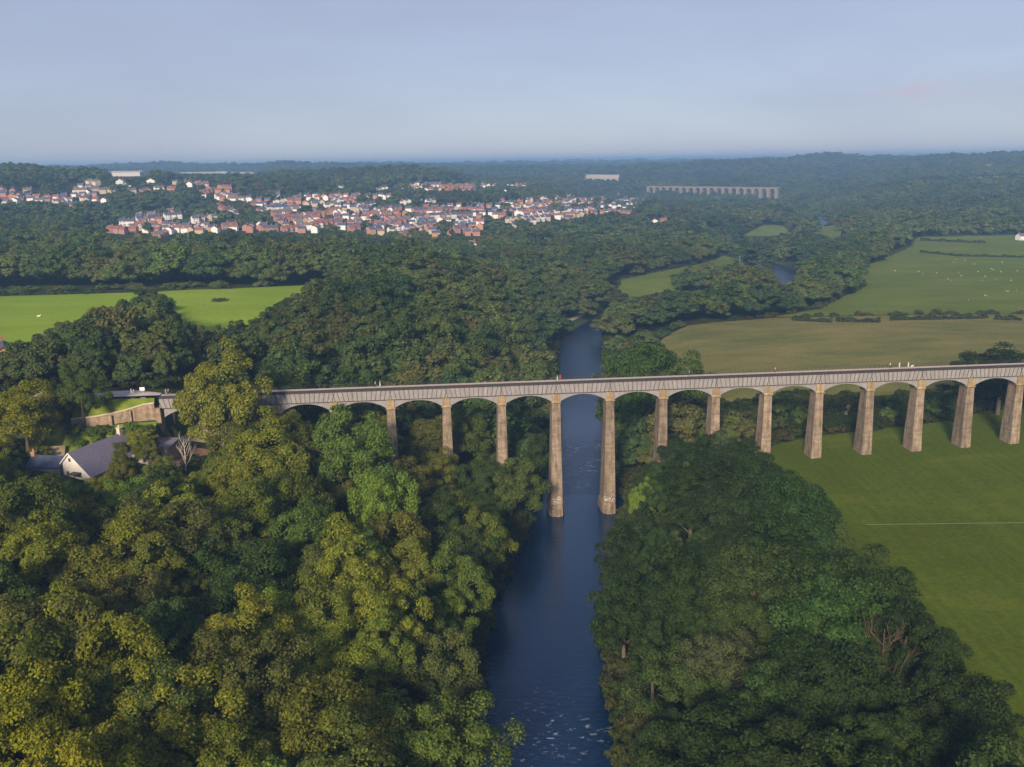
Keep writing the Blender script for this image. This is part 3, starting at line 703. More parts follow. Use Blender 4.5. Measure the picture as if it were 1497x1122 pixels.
for kn, (R, H, b, sh) in KINDS.items():
    FAR[kn] = [(proto('wood_far', crown('wood_far_' + kn, 90 + s * 5 + len(kn), R, H, b * .5, 30, 40, 1.02, M_leafr, sh, (.28, .46))), R, H) for s in range(2)]

# ------------------------------------------------------------------ houses first (trees keep clear of them)
def flat(name, c, c2=None, s=1.2): return noisy(name, c, c2 or tuple(v * 1.25 for v in c), s, .85)
WALLS = {'white': flat('white_render', (.72, .69, .67), (.80, .78, .76)), 'cream': flat('cream_render', (.55, .45, .32), (.64, .54, .40)),
         'red brick': flat('red_brick', (.34, .16, .125), (.44, .22, .17)), 'orange brick': flat('orange_brick', (.42, .21, .11), (.50, .27, .15)),
         'stone': flat('pale_stone', (.42, .34, .26), (.52, .43, .33))}
ROOFS = {'slate': flat('slate_tiles', (.075, .08, .125), (.115, .12, .175)), 'red tile': flat('red_tiles', (.20, .085, .075), (.28, .125, .105)), 'grey': flat('grey_tiles', (.12, .105, .12), (.17, .15, .165)),
         'blue slate': flat('blue_slate', (.05, .07, .14), (.08, .11, .19))}
M_win = noisy('window_glass', (.05, .06, .08), (.09, .10, .12), 1, .15, spec=.6)
M_frame = flat('white_frame', (.70, .70, .70), (.78, .78, .78))
M_chim = flat('chimney_brick', (.26, .12, .085), (.36, .18, .12))
_hm = {}
def house_mesh(w, d, h, rh, gable):
    """wall (with gables), roof, chimney, windows; ridge along x, or along y when gable faces front"""
    key = (round(w), round(d), round(h * 2), round(rh * 2), gable)
    if key in _hm: return _hm[key]
    w, d = key[0] / 1., key[1] / 1.
    def rot(p): return (p[1], p[0], p[2]) if gable else p
    a, b = (d / 2, w / 2) if gable else (w / 2, d / 2)      # a along the ridge
    W_ = MB(); vs = [(-a, -b, -4), (a, -b, -4), (a, b, -4), (-a, b, -4), (-a, -b, h), (a, -b, h), (a, b, h), (-a, b, h), (-a, 0, h + rh), (a, 0, h + rh)]
    fs = [(0, 1, 5, 4), (2, 3, 7, 6), (1, 2, 6, 9, 5), (3, 0, 4, 8, 7), (3, 2, 1, 0)]
    if gable: fs = [f[::-1] for f in fs]
    W_.add([rot(v) for v in vs], fs)
    R_ = MB(); o = .35; sl = rh / b; e = h - o * sl + .06; t = .22; A_ = a + .25
    vs = [(-A_, -b - o, e), (A_, -b - o, e), (A_, 0, h + rh + .06), (-A_, 0, h + rh + .06), (A_, b + o, e), (-A_, b + o, e)]
    vs += [(x, y, z + t) for x, y, z in vs]
    fs = [(0, 3, 2, 1), (3, 5, 4, 2), (6, 7, 8, 9), (9, 8, 10, 11), (0, 1, 7, 6), (4, 5, 11, 10), (1, 2, 8, 7), (2, 4, 10, 8), (3, 0, 6, 9), (5, 3, 9, 11)]
    if gable: fs = [f[::-1] for f in fs]
    R_.add([rot(v) for v in vs], fs)
    C_ = MB(); C_.box(-.45, .45, -.4, .4, -.8, 1.5); C_.box(-.3, -.05, -.12, .12, 1.501, 1.9); C_.box(.05, .3, -.12, .12, 1.501, 1.9)
    C_.at = [rot((s * (a - .6), 0, h + rh)) for s in ((-1, 1) if w > 9 else (1,))]
    wi = MB(); nb = max(2, int(w / 3.2))
    wi.box(-.6, .6, -.06, .02, 0, 1.35, 0); wi.box(-.46, .46, -.075, -.062, .14, 1.21, 1)
    wi.at = [(-w / 2 + w * (k + .5) / nb, -d / 2, .9 + fl * 2.6) for fl in range(max(1, int(h / 2.6))) for k in range(nb)]
    _hm[key] = (W_, R_, C_, wi); return _hm[key]
_mc = {}
def mcache(mb, name, mats):
    k = (id(mb), name, tuple(m.name for m in mats))
    if k not in _mc: _mc[k] = mb.mesh(name, list(mats))
    return _mc[k]

_wm = []
def fittings(parts, e, r, windows=True):
    if not _wm: _wm.extend([parts[2].mesh('chimney', M_chim), parts[3].mesh('window', [M_frame, M_win])])
    for c in parts[2].at: link('chimney', _wm[0], r, c)
    if windows:
        for c in parts[3].at: link('window', _wm[1], e, c)
HOUSES = []      # (x, y, radius)
TOWN = []        # records for labels
def house(x, y, rz, w, d, h, rh, wall, roof, gable=False, name='house', windows=True):
    parts = house_mesh(w, d, h, rh, gable)
    e = empty(name, (x, y, hz(x, y) + .1), rz)
    link('wall', mcache(parts[0], 'wall', (WALLS[wall],)), e)
    r = link('roof', mcache(parts[1], 'roof', (ROOFS[roof],)), e)
    fittings(parts, e, r, windows and y < 1180)
    HOUSES.append((x, y, max(w, d) * .62))
    return e

# rows of houses: (px, py) of both ends, how many, wall, roof, relative size
ROWS = [
 ((119, 285), (119, 285), 1, 'cream', 'grey', 1.7), ((137, 283), (137, 283), 1, 'stone', 'grey', 1.5), ((146, 283), (170, 281), 3, 'cream', 'grey', 1), ((170, 271), (191, 272), 2, 'white', 'blue slate', 1.3),
 ((127, 269), (146, 271), 2, 'cream', 'grey', 1.2), ((181, 283), (199, 283), 2, 'cream', 'grey', 1), ((205, 284), (220, 282), 2, 'orange brick', 'red tile', 1), ((226, 280), (240, 279), 2, 'white', 'grey', 1), ((246, 280), (258, 281), 2, 'orange brick', 'red tile', 1.2),
 ((221, 269), (221, 269), 1, 'white', 'grey', 1.2), ((2, 282), (2, 282), 1, 'white', 'grey', 1.1), ((18, 292), (18, 292), 1, 'orange brick', 'red tile', 1), ((22, 298), (22, 298), 1, 'white', 'grey', 1.1), ((3, 300), (13, 298), 2, 'white', 'red tile', .8), ((35, 283), (46, 281), 2, 'stone', 'grey', .8),
 ((58, 298), (58, 298), 1, 'white', 'grey', 1), ((78, 300), (105, 296), 4, 'white', 'red tile', 1), ((118, 296), (130, 293), 2, 'white', 'slate', 1.1),
 ((176, 330), (196, 330), 3, 'white', 'slate', 1), ((200, 327), (234, 324), 4, 'white', 'blue slate', 1.15), ((158, 340), (185, 342), 3, 'red brick', 'red tile', 1), ((190, 337), (232, 336), 5, 'white', 'grey', .9), ((240, 321), (265, 319), 3, 'white', 'slate', 1), ((240, 333), (262, 335), 3, 'stone', 'slate', 1), ((226, 350), (246, 345), 3, 'red brick', 'grey', .9), ((252, 338), (262, 333), 2, 'white', 'grey', .8),
 ((275, 273), (283, 273), 1, 'white', 'grey', 1), ((288, 277), (305, 275), 2, 'white', 'red tile', 1.4), ((293, 286), (315, 281), 4, 'orange brick', 'red tile', 1), ((318, 277), (338, 278), 4, 'orange brick', 'red tile', 1), ((315, 291), (331, 287), 3, 'white', 'grey', .9), ((344, 293), (344, 293), 1, 'orange brick', 'slate', 1.6), ((388, 289), (388, 289), 1, 'cream', 'red tile', 1.6),
 ((400, 299), (440, 294), 5, 'white', 'slate', .8), ((360, 305), (374, 300), 3, 'red brick', 'grey', .9), ((372, 313), (388, 311), 3, 'orange brick', 'slate', .9), ((388, 309), (440, 307), 5, 'white', 'blue slate', 1.1), ((398, 316), (426, 314), 5, 'red brick', 'grey', 1), ((402, 324), (442, 321), 6, 'red brick', 'red tile', 1), ((446, 320), (480, 316), 5, 'orange brick', 'red tile', 1), ((384, 340), (405, 339), 3, 'red brick', 'slate', 1), ((412, 341), (442, 337), 4, 'red brick', 'red tile', 1), ((456, 334), (500, 327), 6, 'red brick', 'red tile', 1), ((475, 306), (501, 296), 5, 'white', 'grey', 1), ((480, 314), (496, 310), 3, 'red brick', 'red tile', 1),
 ((281, 327), (299, 323), 2, 'cream', 'slate', 1.2), ((301, 323), (317, 321), 2, 'cream', 'slate', 1.1), ((286, 337), (305, 335), 3, 'white', 'slate', .9), ((326, 336), (345, 334), 3, 'red brick', 'grey', 1), ((318, 304), (330, 312), 3, 'red brick', 'red tile', .9), ((333, 308), (346, 318), 3, 'white', 'slate', .9),
 ((485, 298), (500, 292), 3, 'white', 'grey', .9), ((492, 278), (503, 277), 2, 'white', 'grey', .9), ((550, 281), (567, 278), 3, 'white', 'grey', .9), ((588, 279), (602, 277), 3, 'white', 'grey', .9), ((606, 278), (633, 275), 5, 'white', 'red tile', .9), ((644, 275), (694, 276), 8, 'orange brick', 'red tile', .95), ((513, 293), (538, 291), 4, 'cream', 'grey', .9), ((520, 305), (548, 302), 5, 'white', 'blue slate', 1), ((548, 311), (586, 307), 6, 'red brick', 'blue slate', .9), ((556, 318), (572, 316), 2, 'orange brick', 'grey', 1), ((586, 300), (600, 298), 2, 'white', 'slate', 1), ((604, 294), (616, 293), 2, 'white', 'grey', .9), ((622, 299), (636, 297), 2, 'white', 'slate', 1),
 ((603, 312), (668, 309), 9, 'red brick', 'blue slate', 1), ((602, 321), (690, 318), 11, 'red brick', 'blue slate', 1), ((510, 341), (533, 337), 3, 'red brick', 'red tile', 1.2), ((538, 343), (558, 340), 2, 'orange brick', 'blue slate', 1.2), ((563, 332), (600, 324), 5, 'red brick', 'grey', 1), ((568, 342), (605, 337), 5, 'white', 'slate', 1.1), ((608, 336), (637, 331), 4, 'cream', 'slate', 1.1), ((585, 348), (600, 345), 2, 'red brick', 'grey', 1), ((662, 343), (681, 340), 2, 'red brick', 'slate', 1.4), ((668, 328), (690, 323), 3, 'white', 'blue slate', 1), ((696, 331), (706, 328), 1, 'white', 'red tile', 1.2), ((684, 303), (708, 305), 4, 'red brick', 'grey', 1), ((690, 361), (690, 361), 1, 'white', 'grey', .7), ((696, 363), (696, 363), 1, 'white', 'grey', .6),
 ((739, 274), (768, 275), 5, 'white', 'red tile', .9), ((738, 283), (738, 283), 1, 'white', 'grey', 1), ((798, 277), (798, 277), 1, 'white', 'grey', .8), ((770, 296), (816, 291), 8, 'white', 'slate', .9), ((748, 306), (760, 304), 2, 'white', 'red tile', 1), ((766, 306), (786, 305), 3, 'white', 'grey', 1), ((790, 306), (808, 303), 3, 'white', 'red tile', 1), ((811, 301), (835, 298), 4, 'white', 'grey', 1), ((831, 296), (882, 291), 9, 'white', 'red tile', .95), ((846, 300), (885, 298), 6, 'cream', 'red tile', .9), ((720, 319), (737, 319), 2, 'red brick', 'red tile', 1.1), ((746, 313), (832, 308), 10, 'red brick', 'blue slate', .95), ((776, 318), (876, 307), 12, 'white', 'blue slate', .95), ((740, 326), (803, 322), 8, 'cream', 'slate', 1), ((746, 333), (782, 327), 5, 'white', 'slate', 1.05), ((896, 300), (912, 298), 3, 'white', 'slate', .9), ((900, 287), (906, 286), 2, 'red brick', 'red tile', .9), ((916, 302), (952, 299), 6, 'white', 'grey', .9), ((888, 311), (924, 315), 5, 'red brick', 'grey', .9), ((957, 328), (957, 328), 1, 'white', 'grey', .8), ((968, 326), (971, 326), 1, 'red brick', 'red tile', .9), ((1002, 329), (1002, 329), 1, 'stone', 'blue slate', .8),
]
rh_ = random.Random(5)
for (p0, p1, n, wall, roof, size) in ROWS:
    for k in range(n):
        f = (k + .5) / n
        px = p0[0] + (p1[0] - p0[0]) * f; py = p0[1] + (p1[1] - p0[1]) * f
        x, y = at(px, py + .5)
        if n > 1:
            span = abs(p1[0] - p0[0]) * y / F / n
            w = min(max(span * rh_.uniform(.86, .98), 5.5), 11.5 * size)
            xa, ya = at(p0[0], p0[1]); xb, yb = at(p1[0], p1[1])
            ang = math.atan2(yb - ya, xb - xa); ang = max(-.6, min(.6, ang)) + rh_.uniform(-.03, .03)
        else: w = 10 * size; ang = rh_.uniform(-.4, .4)
        d = 7.5 * min(size, 1.25); h = (5.2 if size < 1.3 else 6.4) * (.9 + .1 * size) + rh_.uniform(-.3, .3)
        wl, rf = wall, roof
        if rh_.random() < .14: wl = rh_.choice(['white', 'cream', 'red brick'])
        if rh_.random() < .12: rf = rh_.choice(['slate', 'grey', 'red tile'])
        gb = rh_.random() < (.3 if wall == 'white' else .15)
        e = house(x, y, ang, w, d, h, 2.4 * min(size, 1.3), wl, rf, gb)
        TOWN.append((e, px, py, wl, rf, gb))
TOWN.sort(key=lambda q: q[2])
BANDS = 12; per = math.ceil(len(TOWN) / BANDS)
for b in range(BANDS):
    band = sorted(TOWN[b * per:(b + 1) * per], key=lambda q: q[1])
    seen_ = {}
    for e, px, py, wl, rf, gb in band:
        k = (wl, rf); seen_[k] = seen_.get(k, 0) + 1
        wn = {'white': 'white', 'cream': 'cream', 'red brick': 'red-brick', 'orange brick': 'orange-brick', 'stone': 'stone'}[wl]
        rn = {'slate': 'slate-roofed', 'red tile': 'red-roofed', 'grey': 'grey-roofed', 'blue slate': 'blue-slated'}[rf]
        tag(e, f'{rn} {wn} house, {nth(seen_[k])} of its kind from left in {nth(b + 1)} town row from top', 'house', 'houses of the hillside town')

TOWNPOLY = [((165, 343), (205, 318), (330, 298), (395, 285), (480, 290), (560, 285), (640, 300), (720, 300), (800, 288), (930, 292), (950, 300), (890, 314), (800, 330), (700, 345), (600, 348), (480, 340), (330, 343)),
            ((105, 293), (120, 270), (260, 268), (345, 276), (340, 296), (240, 286)), ((0, 300), (5, 284), (50, 284), (60, 298)), ((56, 303), (70, 288), (104, 284), (165, 296), (150, 306), (100, 305)), ((590, 282), (600, 272), (770, 270), (760, 282))]
def house_mass():
    rr = random.Random(21); mb = MB(); n = 0
    mats = list(WALLS.values()) + list(ROOFS.values()); nw = len(WALLS)
    H0 = np.array([(h[0], h[1]) for h in HOUSES]); put = []
    for poly in TOWNPOLY:
        P = np.array(poly, float)
        for py in np.arange(P[:, 1].min(), P[:, 1].max(), 2.2):
            off = rr.uniform(0, 9); run = 0
            for px in np.arange(P[:, 0].min() + off, P[:, 0].max(), 6.3):
                c = False
                for a, b in zip(P, np.roll(P, -1, 0)):
                    if (a[1] > py) != (b[1] > py) and px < a[0] + (b[0] - a[0]) * (py - a[1]) / (b[1] - a[1]): c = not c
                if not c: continue
                if run == 0 and rr.random() < .62: run = -rr.randint(1, 5)
                if run < 0: run += 1; continue
                if run == 0: run = rr.randint(2, 5); wm_ = rr.choice([0, 0, 0, 2, 2, 2, 3, 4]); rm_ = nw + rr.choice([0, 0, 1, 1, 2, 3, 3]); sl_ = rr.uniform(-.12, .12)
                run -= 1
                x, y = at(px + rr.uniform(-.4, .4), py + rr.uniform(-.5, .5))
                if (np.hypot(H0[:, 0] - x, H0[:, 1] - y) < 11).any() or any(math.hypot(q[0] - x, q[1] - y) < 10 for q in put): continue
                if math.sin(x * .017 + 1) * math.sin(y * .013) > .38: continue
                put.append((x, y)); n += 1; z = hz(x, y); w, d, h, r_ = rr.uniform(3.2, 4.6), rr.uniform(3.2, 4), rr.uniform(4.6, 5.6), rr.uniform(2, 2.8)
                ca, sa = math.cos(sl_), math.sin(sl_); T = lambda a, b, c_: (x + a * ca - b * sa, y + a * sa + b * ca, z + c_)
                gb = rr.random() < .25
                if gb: S_ = lambda a, b, c_: T(b, a, c_)
                else: S_ = T
                vs = [S_(-w, -d, -3), S_(w, -d, -3), S_(w, d, -3), S_(-w, d, -3), S_(-w, -d, h), S_(w, -d, h), S_(w, d, h), S_(-w, d, h), S_(-w, 0, h + r_), S_(w, 0, h + r_)]
                mb.add(vs, [(0, 1, 5, 4), (2, 3, 7, 6), (1, 2, 6, 9, 5), (3, 0, 4, 8, 7)], wm_)
                e = .3; vs = [S_(-w - e, -d - e, h - .2), S_(w + e, -d - e, h - .2), S_(w + e, 0, h + r_ + .1), S_(-w - e, 0, h + r_ + .1), S_(w + e, d + e, h - .2), S_(-w - e, d + e, h - .2)]
                mb.add(vs, [(0, 1, 2, 3), (3, 2, 4, 5)], rm_)
                c0 = S_(w - .6, 0, h + r_); mb.box(c0[0] - .4, c0[0] + .4, c0[1] - .4, c0[1] + .4, c0[2] - .5, c0[2] + 1.3, 2)
                HOUSES.append((x, y, 5)); MASS.append((px, py, y))
    o = mb.build('town_houses', mats); tag(o, 'crowded smaller houses filling the town between the nearer terraces', 'houses', kind='stuff'); print('mass houses', n, 'town', len(TOWN))
MASS = []
house_mass()

# bigger or separate buildings
def shed(name, p, w, d, h, rz, wall, roof, label, cat):
    x, y = at(*p); e = house(x, y, rz, w, d, h, .8, wall, roof, name=name); tag(e, label, cat); return e
shed('long_building', (68, 256), 42, 10, 4, .05, 'white', 'grey', 'long low white building on the left hilltop', 'building')
def far_at(px, y): r = ray(px, 250); return r[0] / r[1] * y
def warehouse(px, y, w, label):
    x = far_at(px, y); m = MB(); z = hz(x, y); e = empty('warehouse', (x, y, z), 0)
    m.box(-w / 2, w / 2, -25, 25, -4, 20); m.build('wall', flat('pale_cladding', (.52, .46, .44)), e)
    m = MB(); m.add([(-w / 2 - 1, -26, 20.01), (w / 2 + 1, -26, 20.01), (w / 2 + 1, 0, 23), (-w / 2 - 1, 0, 23), (w / 2 + 1, 26, 20.01), (-w / 2 - 1, 26, 20.01)], [(0, 1, 2, 3), (3, 2, 4, 5), (0, 3, 5), (1, 4, 2)])
    m.build('roof', flat('pale_roofing', (.45, .40, .42)), e); tag(e, label, 'warehouse'); HOUSES.append((x, y, w * .6))
warehouse(187, 2300, 78, 'big pale warehouse behind the left hilltop trees')
x_, y_ = at(1494, 352); e = house(x_, y_, .2, 11, 8, 5, 2.6, 'white', 'grey'); tag(e, 'white farmhouse at the right end of the far pasture', 'house')
x_, y_ = at(20, 553); e = empty('brick_house', (x_ - 4, y_ + 4, hz(x_, y_) + 3), .55)
parts = house_mesh(9, 13, 5.0, 3.0, True)
link('wall', mcache(parts[0], 'wall', (WALLS['orange brick'],)), e); r_ = link('roof', mcache(parts[1], 'roof', (flat('dark_slate', (.06, .055, .065), (.10, .09, .10)),)), e)
fittings(parts, e, r_)
sk = MB(); sk.add([(2.2, -2.5, 6.9), (3.2, -2.5, 6.2), (3.2, -.9, 6.2), (2.2, -.9, 6.9), (2.2, -2.5, 7.15), (3.2, -2.5, 6.45), (3.2, -.9, 6.45), (2.2, -.9, 7.15)], [(0, 3, 2, 1), (4, 5, 6, 7), (0, 1, 5, 4), (1, 2, 6, 5), (2, 3, 7, 6), (3, 0, 4, 7)])
sk.build('skylight', M_frame, r_)
tag(e, 'brick house with dark slate roof at the left edge of the photo', 'house'); HOUSES.append((x_ - 4, y_ + 4, 10))

# cottage below the left end of the bridge
CX, CY, cz = -113.4, 217.6, 26.6
C_ = empty('cottage', (CX, CY, cz), -.353)
tag(C_, 'white gabled cottage with long slate roof among trees below the bridge end', 'cottage')
L_, Zr, ZL, ZR, XL, XR = 18.5, 7.0, 4.4, 1.5, -2.6, 6.2      # ridge at x = 0, the right slope comes down low
m = MB(); vs = [(XL, 0, -4), (XR, 0, -4), (XR, L_, -4), (XL, L_, -4), (XL, 0, ZL), (XR, 0, ZR), (XR, L_, ZR), (XL, L_, ZL), (0, 0, Zr), (0, L_, Zr)]
m.add(vs, [(0, 1, 5, 8, 4), (2, 3, 7, 9, 6), (1, 2, 6, 5), (3, 0, 4, 7)])
m.build('wall', flat('limewash', (.66, .62, .56), (.76, .72, .66)), C_)
sl, sr = (Zr - ZL) / -XL, (Zr - ZR) / XR; o = .5; t = .2
prof = [(XL - o, ZL - o * sl + .06), (0, Zr + .06), (XR + o, ZR - o * sr + .06)]
m = MB(); vs = [(x, y, z) for y in (-.4, L_ + .4) for x, z in prof]; vs += [(x, y, z + t) for x, y, z in vs]
m.add(vs, [(0, 1, 4, 3), (1, 2, 5, 4), (6, 9, 10, 7), (7, 10, 11, 8), (0, 6, 7, 1), (1, 7, 8, 2), (3, 4, 10, 9), (4, 5, 11, 10), (0, 3, 9, 6), (2, 8, 11, 5)])
M_slate = noisy('cottage_slate', (.13, .115, .165), (.21, .19, .25), .7, .6, 8, .3, stretch=(1, 3, 3))
rf_ = m.build('roof', M_slate, C_)
yy = L_ - .9
m = MB(); m.box(-.55, .55, yy - .6, yy + .6, Zr - .8, Zr + 1.7); m.box(-.68, .68, yy - .73, yy + .73, Zr + 1.701, Zr + 1.9); m.box(-.2, .2, yy - .2, yy + .2, Zr + 1.901, Zr + 2.5)
m.build('chimney', M_coping, rf_)
m = MB()
for i in (0, 1):
    (xa, za), (xb, zb) = prof[i], prof[i + 1]
    m.add([(xa, -.45, za - .2), (xa, -.45, za + .19), (xb, -.45, zb + .19), (xb, -.45, zb - .2), (xa, -.401, za - .2), (xa, -.401, za + .19), (xb, -.401, zb + .19), (xb, -.401, zb - .2)], [(0, 3, 2, 1), (4, 5, 6, 7), (1, 2, 6, 5), (0, 4, 7, 3)])
m.build('bargeboard', M_frame, C_)
for (a, b, z0, z1) in ((-.5, .5, 4.6, 5.8), (-1.6, -.6, 1.0, 2.2)):
    m = MB(); m.box(a, b, -.08, .02, z0, z1); f_ = m.build('window', M_frame, C_); m = MB(); m.box(a + .12, b - .12, -.10, -.082, z0 + .12, z1 - .12); m.build('pane', M_win, f_)
m = MB(); m.box(.9, 3.4, -2.4, -.05, 2.05, 2.2); m.box(1, 1.12, -2.3, -2.18, -2, 2.05); m.box(3.18, 3.3, -2.3, -2.18, -2, 2.05); m.build('porch', M_irondark, C_)
HOUSES += [(CX + 1, CY, 6), (CX + 4, CY + 8, 6), (CX + 7, CY + 16, 6)]
O_ = empty('outbuilding', (CX - 7.6, CY + 4.5, cz + .2), -.12); tag(O_, 'low outbuilding with dark blue slate roof joined left of the cottage', 'outbuilding')
parts = house_mesh(9, 6, 2.6, 2.0, False)
link('wall', mcache(parts[0], 'wall', (WALLS['stone'],)), O_); r_ = link('roof', mcache(parts[1], 'roof', (noisy('blue_roof', (.05, .07, .13), (.09, .11, .18), .8, .5),)), O_)
m = MB(); m.box(-4.7, -3.7, -.5, .6, 3.0, 5.6); m.box(-4.8, -3.6, -.6, .7, 5.601, 5.8); m.tube([(-4.2, .05, 5.8), (-4.2, .05, 6.5)], .22, 8); m.build('chimney', flat('warm_brick', (.40, .22, .14), (.5, .3, .2)), r_)
HOUSES.append((CX - 7.6, CY + 4.5, 7))
S_ = empty('stone_shed', (CX - 11, CY + 12, cz + .6), .3); tag(S_, 'small old stone shed behind the outbuilding', 'shed')
parts = house_mesh(7, 5, 2.4, 1.8, False); link('wall', mcache(parts[0], 'wall', (WALLS['stone'],)), S_); link('roof', mcache(parts[1], 'roof', (flat('mossy_stone', (.20, .16, .10), (.30, .24, .15)),)), S_); HOUSES.append((CX - 11, CY + 12, 6))
G_ = empty('annexe', (-98.5, 236.5, cz + .3), -.1); tag(G_, 'flat slate roofed annexe right of the cottage with a dark rooflight', 'outbuilding')
m = MB(); m.box(-4.5, 4.5, -3.5, 3.5, -5, 2.8); m.build('wall', WALLS['stone'], G_)
m = MB(); m.add([(-4.9, -3.9, 2.6), (4.9, -3.9, 2.6), (4.9, 3.9, 3.5), (-4.9, 3.9, 3.5), (-4.9, -3.9, 2.81), (4.9, -3.9, 2.81), (4.9, 3.9, 3.71), (-4.9, 3.9, 3.71)], [(0, 3, 2, 1), (4, 5, 6, 7), (0, 1, 5, 4), (1, 2, 6, 5), (2, 3, 7, 6), (3, 0, 4, 7)])
r_ = m.build('roof', M_slate, G_); m = MB(); m.box(-.9, .9, -.7, .7, 3.1, 3.45); m.build('rooflight', M_win, r_); HOUSES.append((-98.5, 236.5, 6))

M_yard = noisy('yard_earth', (.19, .10, .07), (.30, .17, .12), .4, .95, 6)
M_pave = noisy('yard_paving', (.34, .28, .25), (.46, .40, .36), .5, .95, 6)
def patch(nm, pts, m, lab, cat, off=.12): sheet(nm, pts, m, off, lab, cat, res=1.0); FIELDS.append(np.array(pts))
patch('yard', [(-100, 228), (-90, 229), (-85, 236), (-86, 246), (-96, 247), (-95, 238)], M_yard, 'reddish bare earth yard beside the cottage', 'yard')
patch('yard_paving', [(-103, 227), (-93, 226), (-91, 232), (-94, 234), (-103, 233)], M_pave, 'pale paved yard beside the cottage', 'yard', .3)
patch('track', [(-101, 251), (-88, 251), (-80, 258), (-82, 276), (-97, 276)], noisy('sandy_track', (.42, .31, .21), (.55, .42, .30), .5, .95), 'sandy track passing under the first arch', 'path', .15)
patch('lawn', [aq(-137, -15.5), aq(-124, -14.5), aq(-113.4, -16), aq(-113.4, -5), aq(-137, -7.8)], M_lawn, 'sunny grass bank under the retaining wall', 'lawn')

# ------------------------------------------------------------------ placing trees
def inside(P, x, y):
    c = np.zeros(x.shape, bool)
    for a, b in zip(P, np.roll(P, -1, 0)):
        m_ = (a[1] > y) != (b[1] > y)
        with np.errstate(divide='ignore', invalid='ignore'):
            xi = a[0] + (b[0] - a[0]) * (y - a[1]) / (b[1] - a[1])
        c ^= m_ & (x < xi)
    return c

def grid_points(y0, y1, sp, umax=.68):
    xm = umax * y1 + 12
    xs = np.arange(-xm, xm, sp); ys = np.arange(y0, y1, sp * .87)
    X, Y = np.meshgrid(xs, ys); X = X + (np.arange(len(ys)) % 2)[:, None] * sp / 2
    X = X + RNG.uniform(-.33, .33, X.shape) * sp; Y = Y + RNG.uniform(-.33, .33, Y.shape) * sp
    X, Y = X.ravel(), Y.ravel()
    k = (np.abs(X) < umax * Y + 12) & (Y >= y0) & (Y < y1); return X[k], Y[k]

HOUSE = np.array(HOUSES)
def clear(x, y, marg, rivm=15.5):
    ok = np.abs(river_dist(x, y)) > rivm
    for P in FIELDS:
        if len(P): 
            k = inside(P, x, y); ok &= ~k
            # keep crowns from leaning far over the edge
            for a in (0, 1.57, 3.14, 4.71): ok &= ~inside(P, x + math.cos(a) * marg * .35, y + math.sin(a) * marg * .35)
    for hx, hy, hr in HOUSES:
        ok &= np.hypot(x - hx, y - hy) > hr + marg * .45
    t = (x - AQ0[0]) * AQD[0] + (y - AQ0[1]) * AQD[1]; n = (x - AQ0[0]) * AQN[0] + (y - AQ0[1]) * AQN[1]
    ok &= (np.abs(n) > 4.5 + marg * .45) | (t > 205)
    ok &= ~((x > np.interp(y, [60, 110, 180, 250], [60, 68, 70, 64])) & (n < -4) & (x > 0))
    ok &= ~((t < -110) & (n > -14) & (n < 12))
    return ok

# outlines the tree tops keep below (photograph pixels): before and behind the bridge
FRONT = np.array([(-300, 600), (0, 660), (50, 705), (100, 708), (140, 700), (165, 672), (200, 668), (250, 690), (275, 690), (300, 640), (330, 600), (372, 588), (420, 592), (480, 604), (520, 602), (548, 630), (562, 655), (600, 648), (650, 646),
                  (700, 655), (735, 660), (790, 662), (806, 720), (815, 760), (880, 790), (905, 775), (930, 712), (945, 680), (958, 662), (985, 632), (1040, 618), (1085, 640), (1130, 660), (1165, 700), (1500, 690), (1900, 690)], float)
BACK = np.array([(-300, 540), (0, 515), (40, 500), (90, 470), (130, 462), (190, 445), (225, 432), (262, 462), (280, 482), (330, 475), (380, 462), (420, 435), (470, 415), (520, 392), (580, 374), (640, 368), (700, 386),
                 (760, 412), (790, 470), (808, 520), (822, 558), (870, 560), (880, 505), (900, 492), (960, 506), (1000, 545), (1012, 585), (1035, 605), (1058, 590), (1180, 575), (1195, 600), (1245, 612), (1288, 602), (1312, 580), (1400, 570), (1425, 548), (1440, 520), (1497, 506), (1900, 480)], float)

# things the photograph shows between the trees: px range, lowest row, and how far away they stand
VIEW = [(902, 960, 436, 655), (960, 1042, 428, 690), (1042, 1118, 388, 830), (1086, 1162, 346, 1150), (1186, 1236, 352, 1100), (1138, 1164, 432, 755), (826, 860, 474, 575), (824, 872, 556, 525), (784, 872, 351, 880),
        (150, 262, 348, 950), (262, 345, 342, 950), (345, 560, 345, 950), (560, 710, 350, 920), (686, 700, 366, 820), (740, 800, 336, 950), (800, 960, 320, 1050), (948, 1138, 290.5, 2060), (250, 378, 255, 3000), (846, 910, 261, 2695), (160, 214, 259, 2270)]
def fit_height(x, y, h, gz):
    """lower a tree until its crown stays under the outline seen in the photograph"""
    t = (x - AQ0[0]) * AQD[0] + (y - AQ0[1]) * AQD[1]; n = (x - AQ0[0]) * AQN[0] + (y - AQ0[1]) * AQN[1]
    for _ in range(14):
        px, py = proj(x, y, gz + h); w = F * np.where(n < 0, .34, .5) * h / y; bad = np.zeros(x.shape, bool)
        for o in (-1, 0, 1):
            q = px + o * w; p_ = py + (w * .45 if o else 0)
            lim = np.where(n < 0, np.interp(q, FRONT[:, 0], FRONT[:, 1]), np.where(y < 500, np.interp(q, BACK[:, 0], BACK[:, 1]), -1e3))
            for a, b, c, d in VIEW: lim = np.where((n > 0) & (q > a) & (q < b) & (y < d), np.maximum(lim, c), lim)
            bad |= p_ < lim
        h = np.where(bad, h * .88, h)
    return h

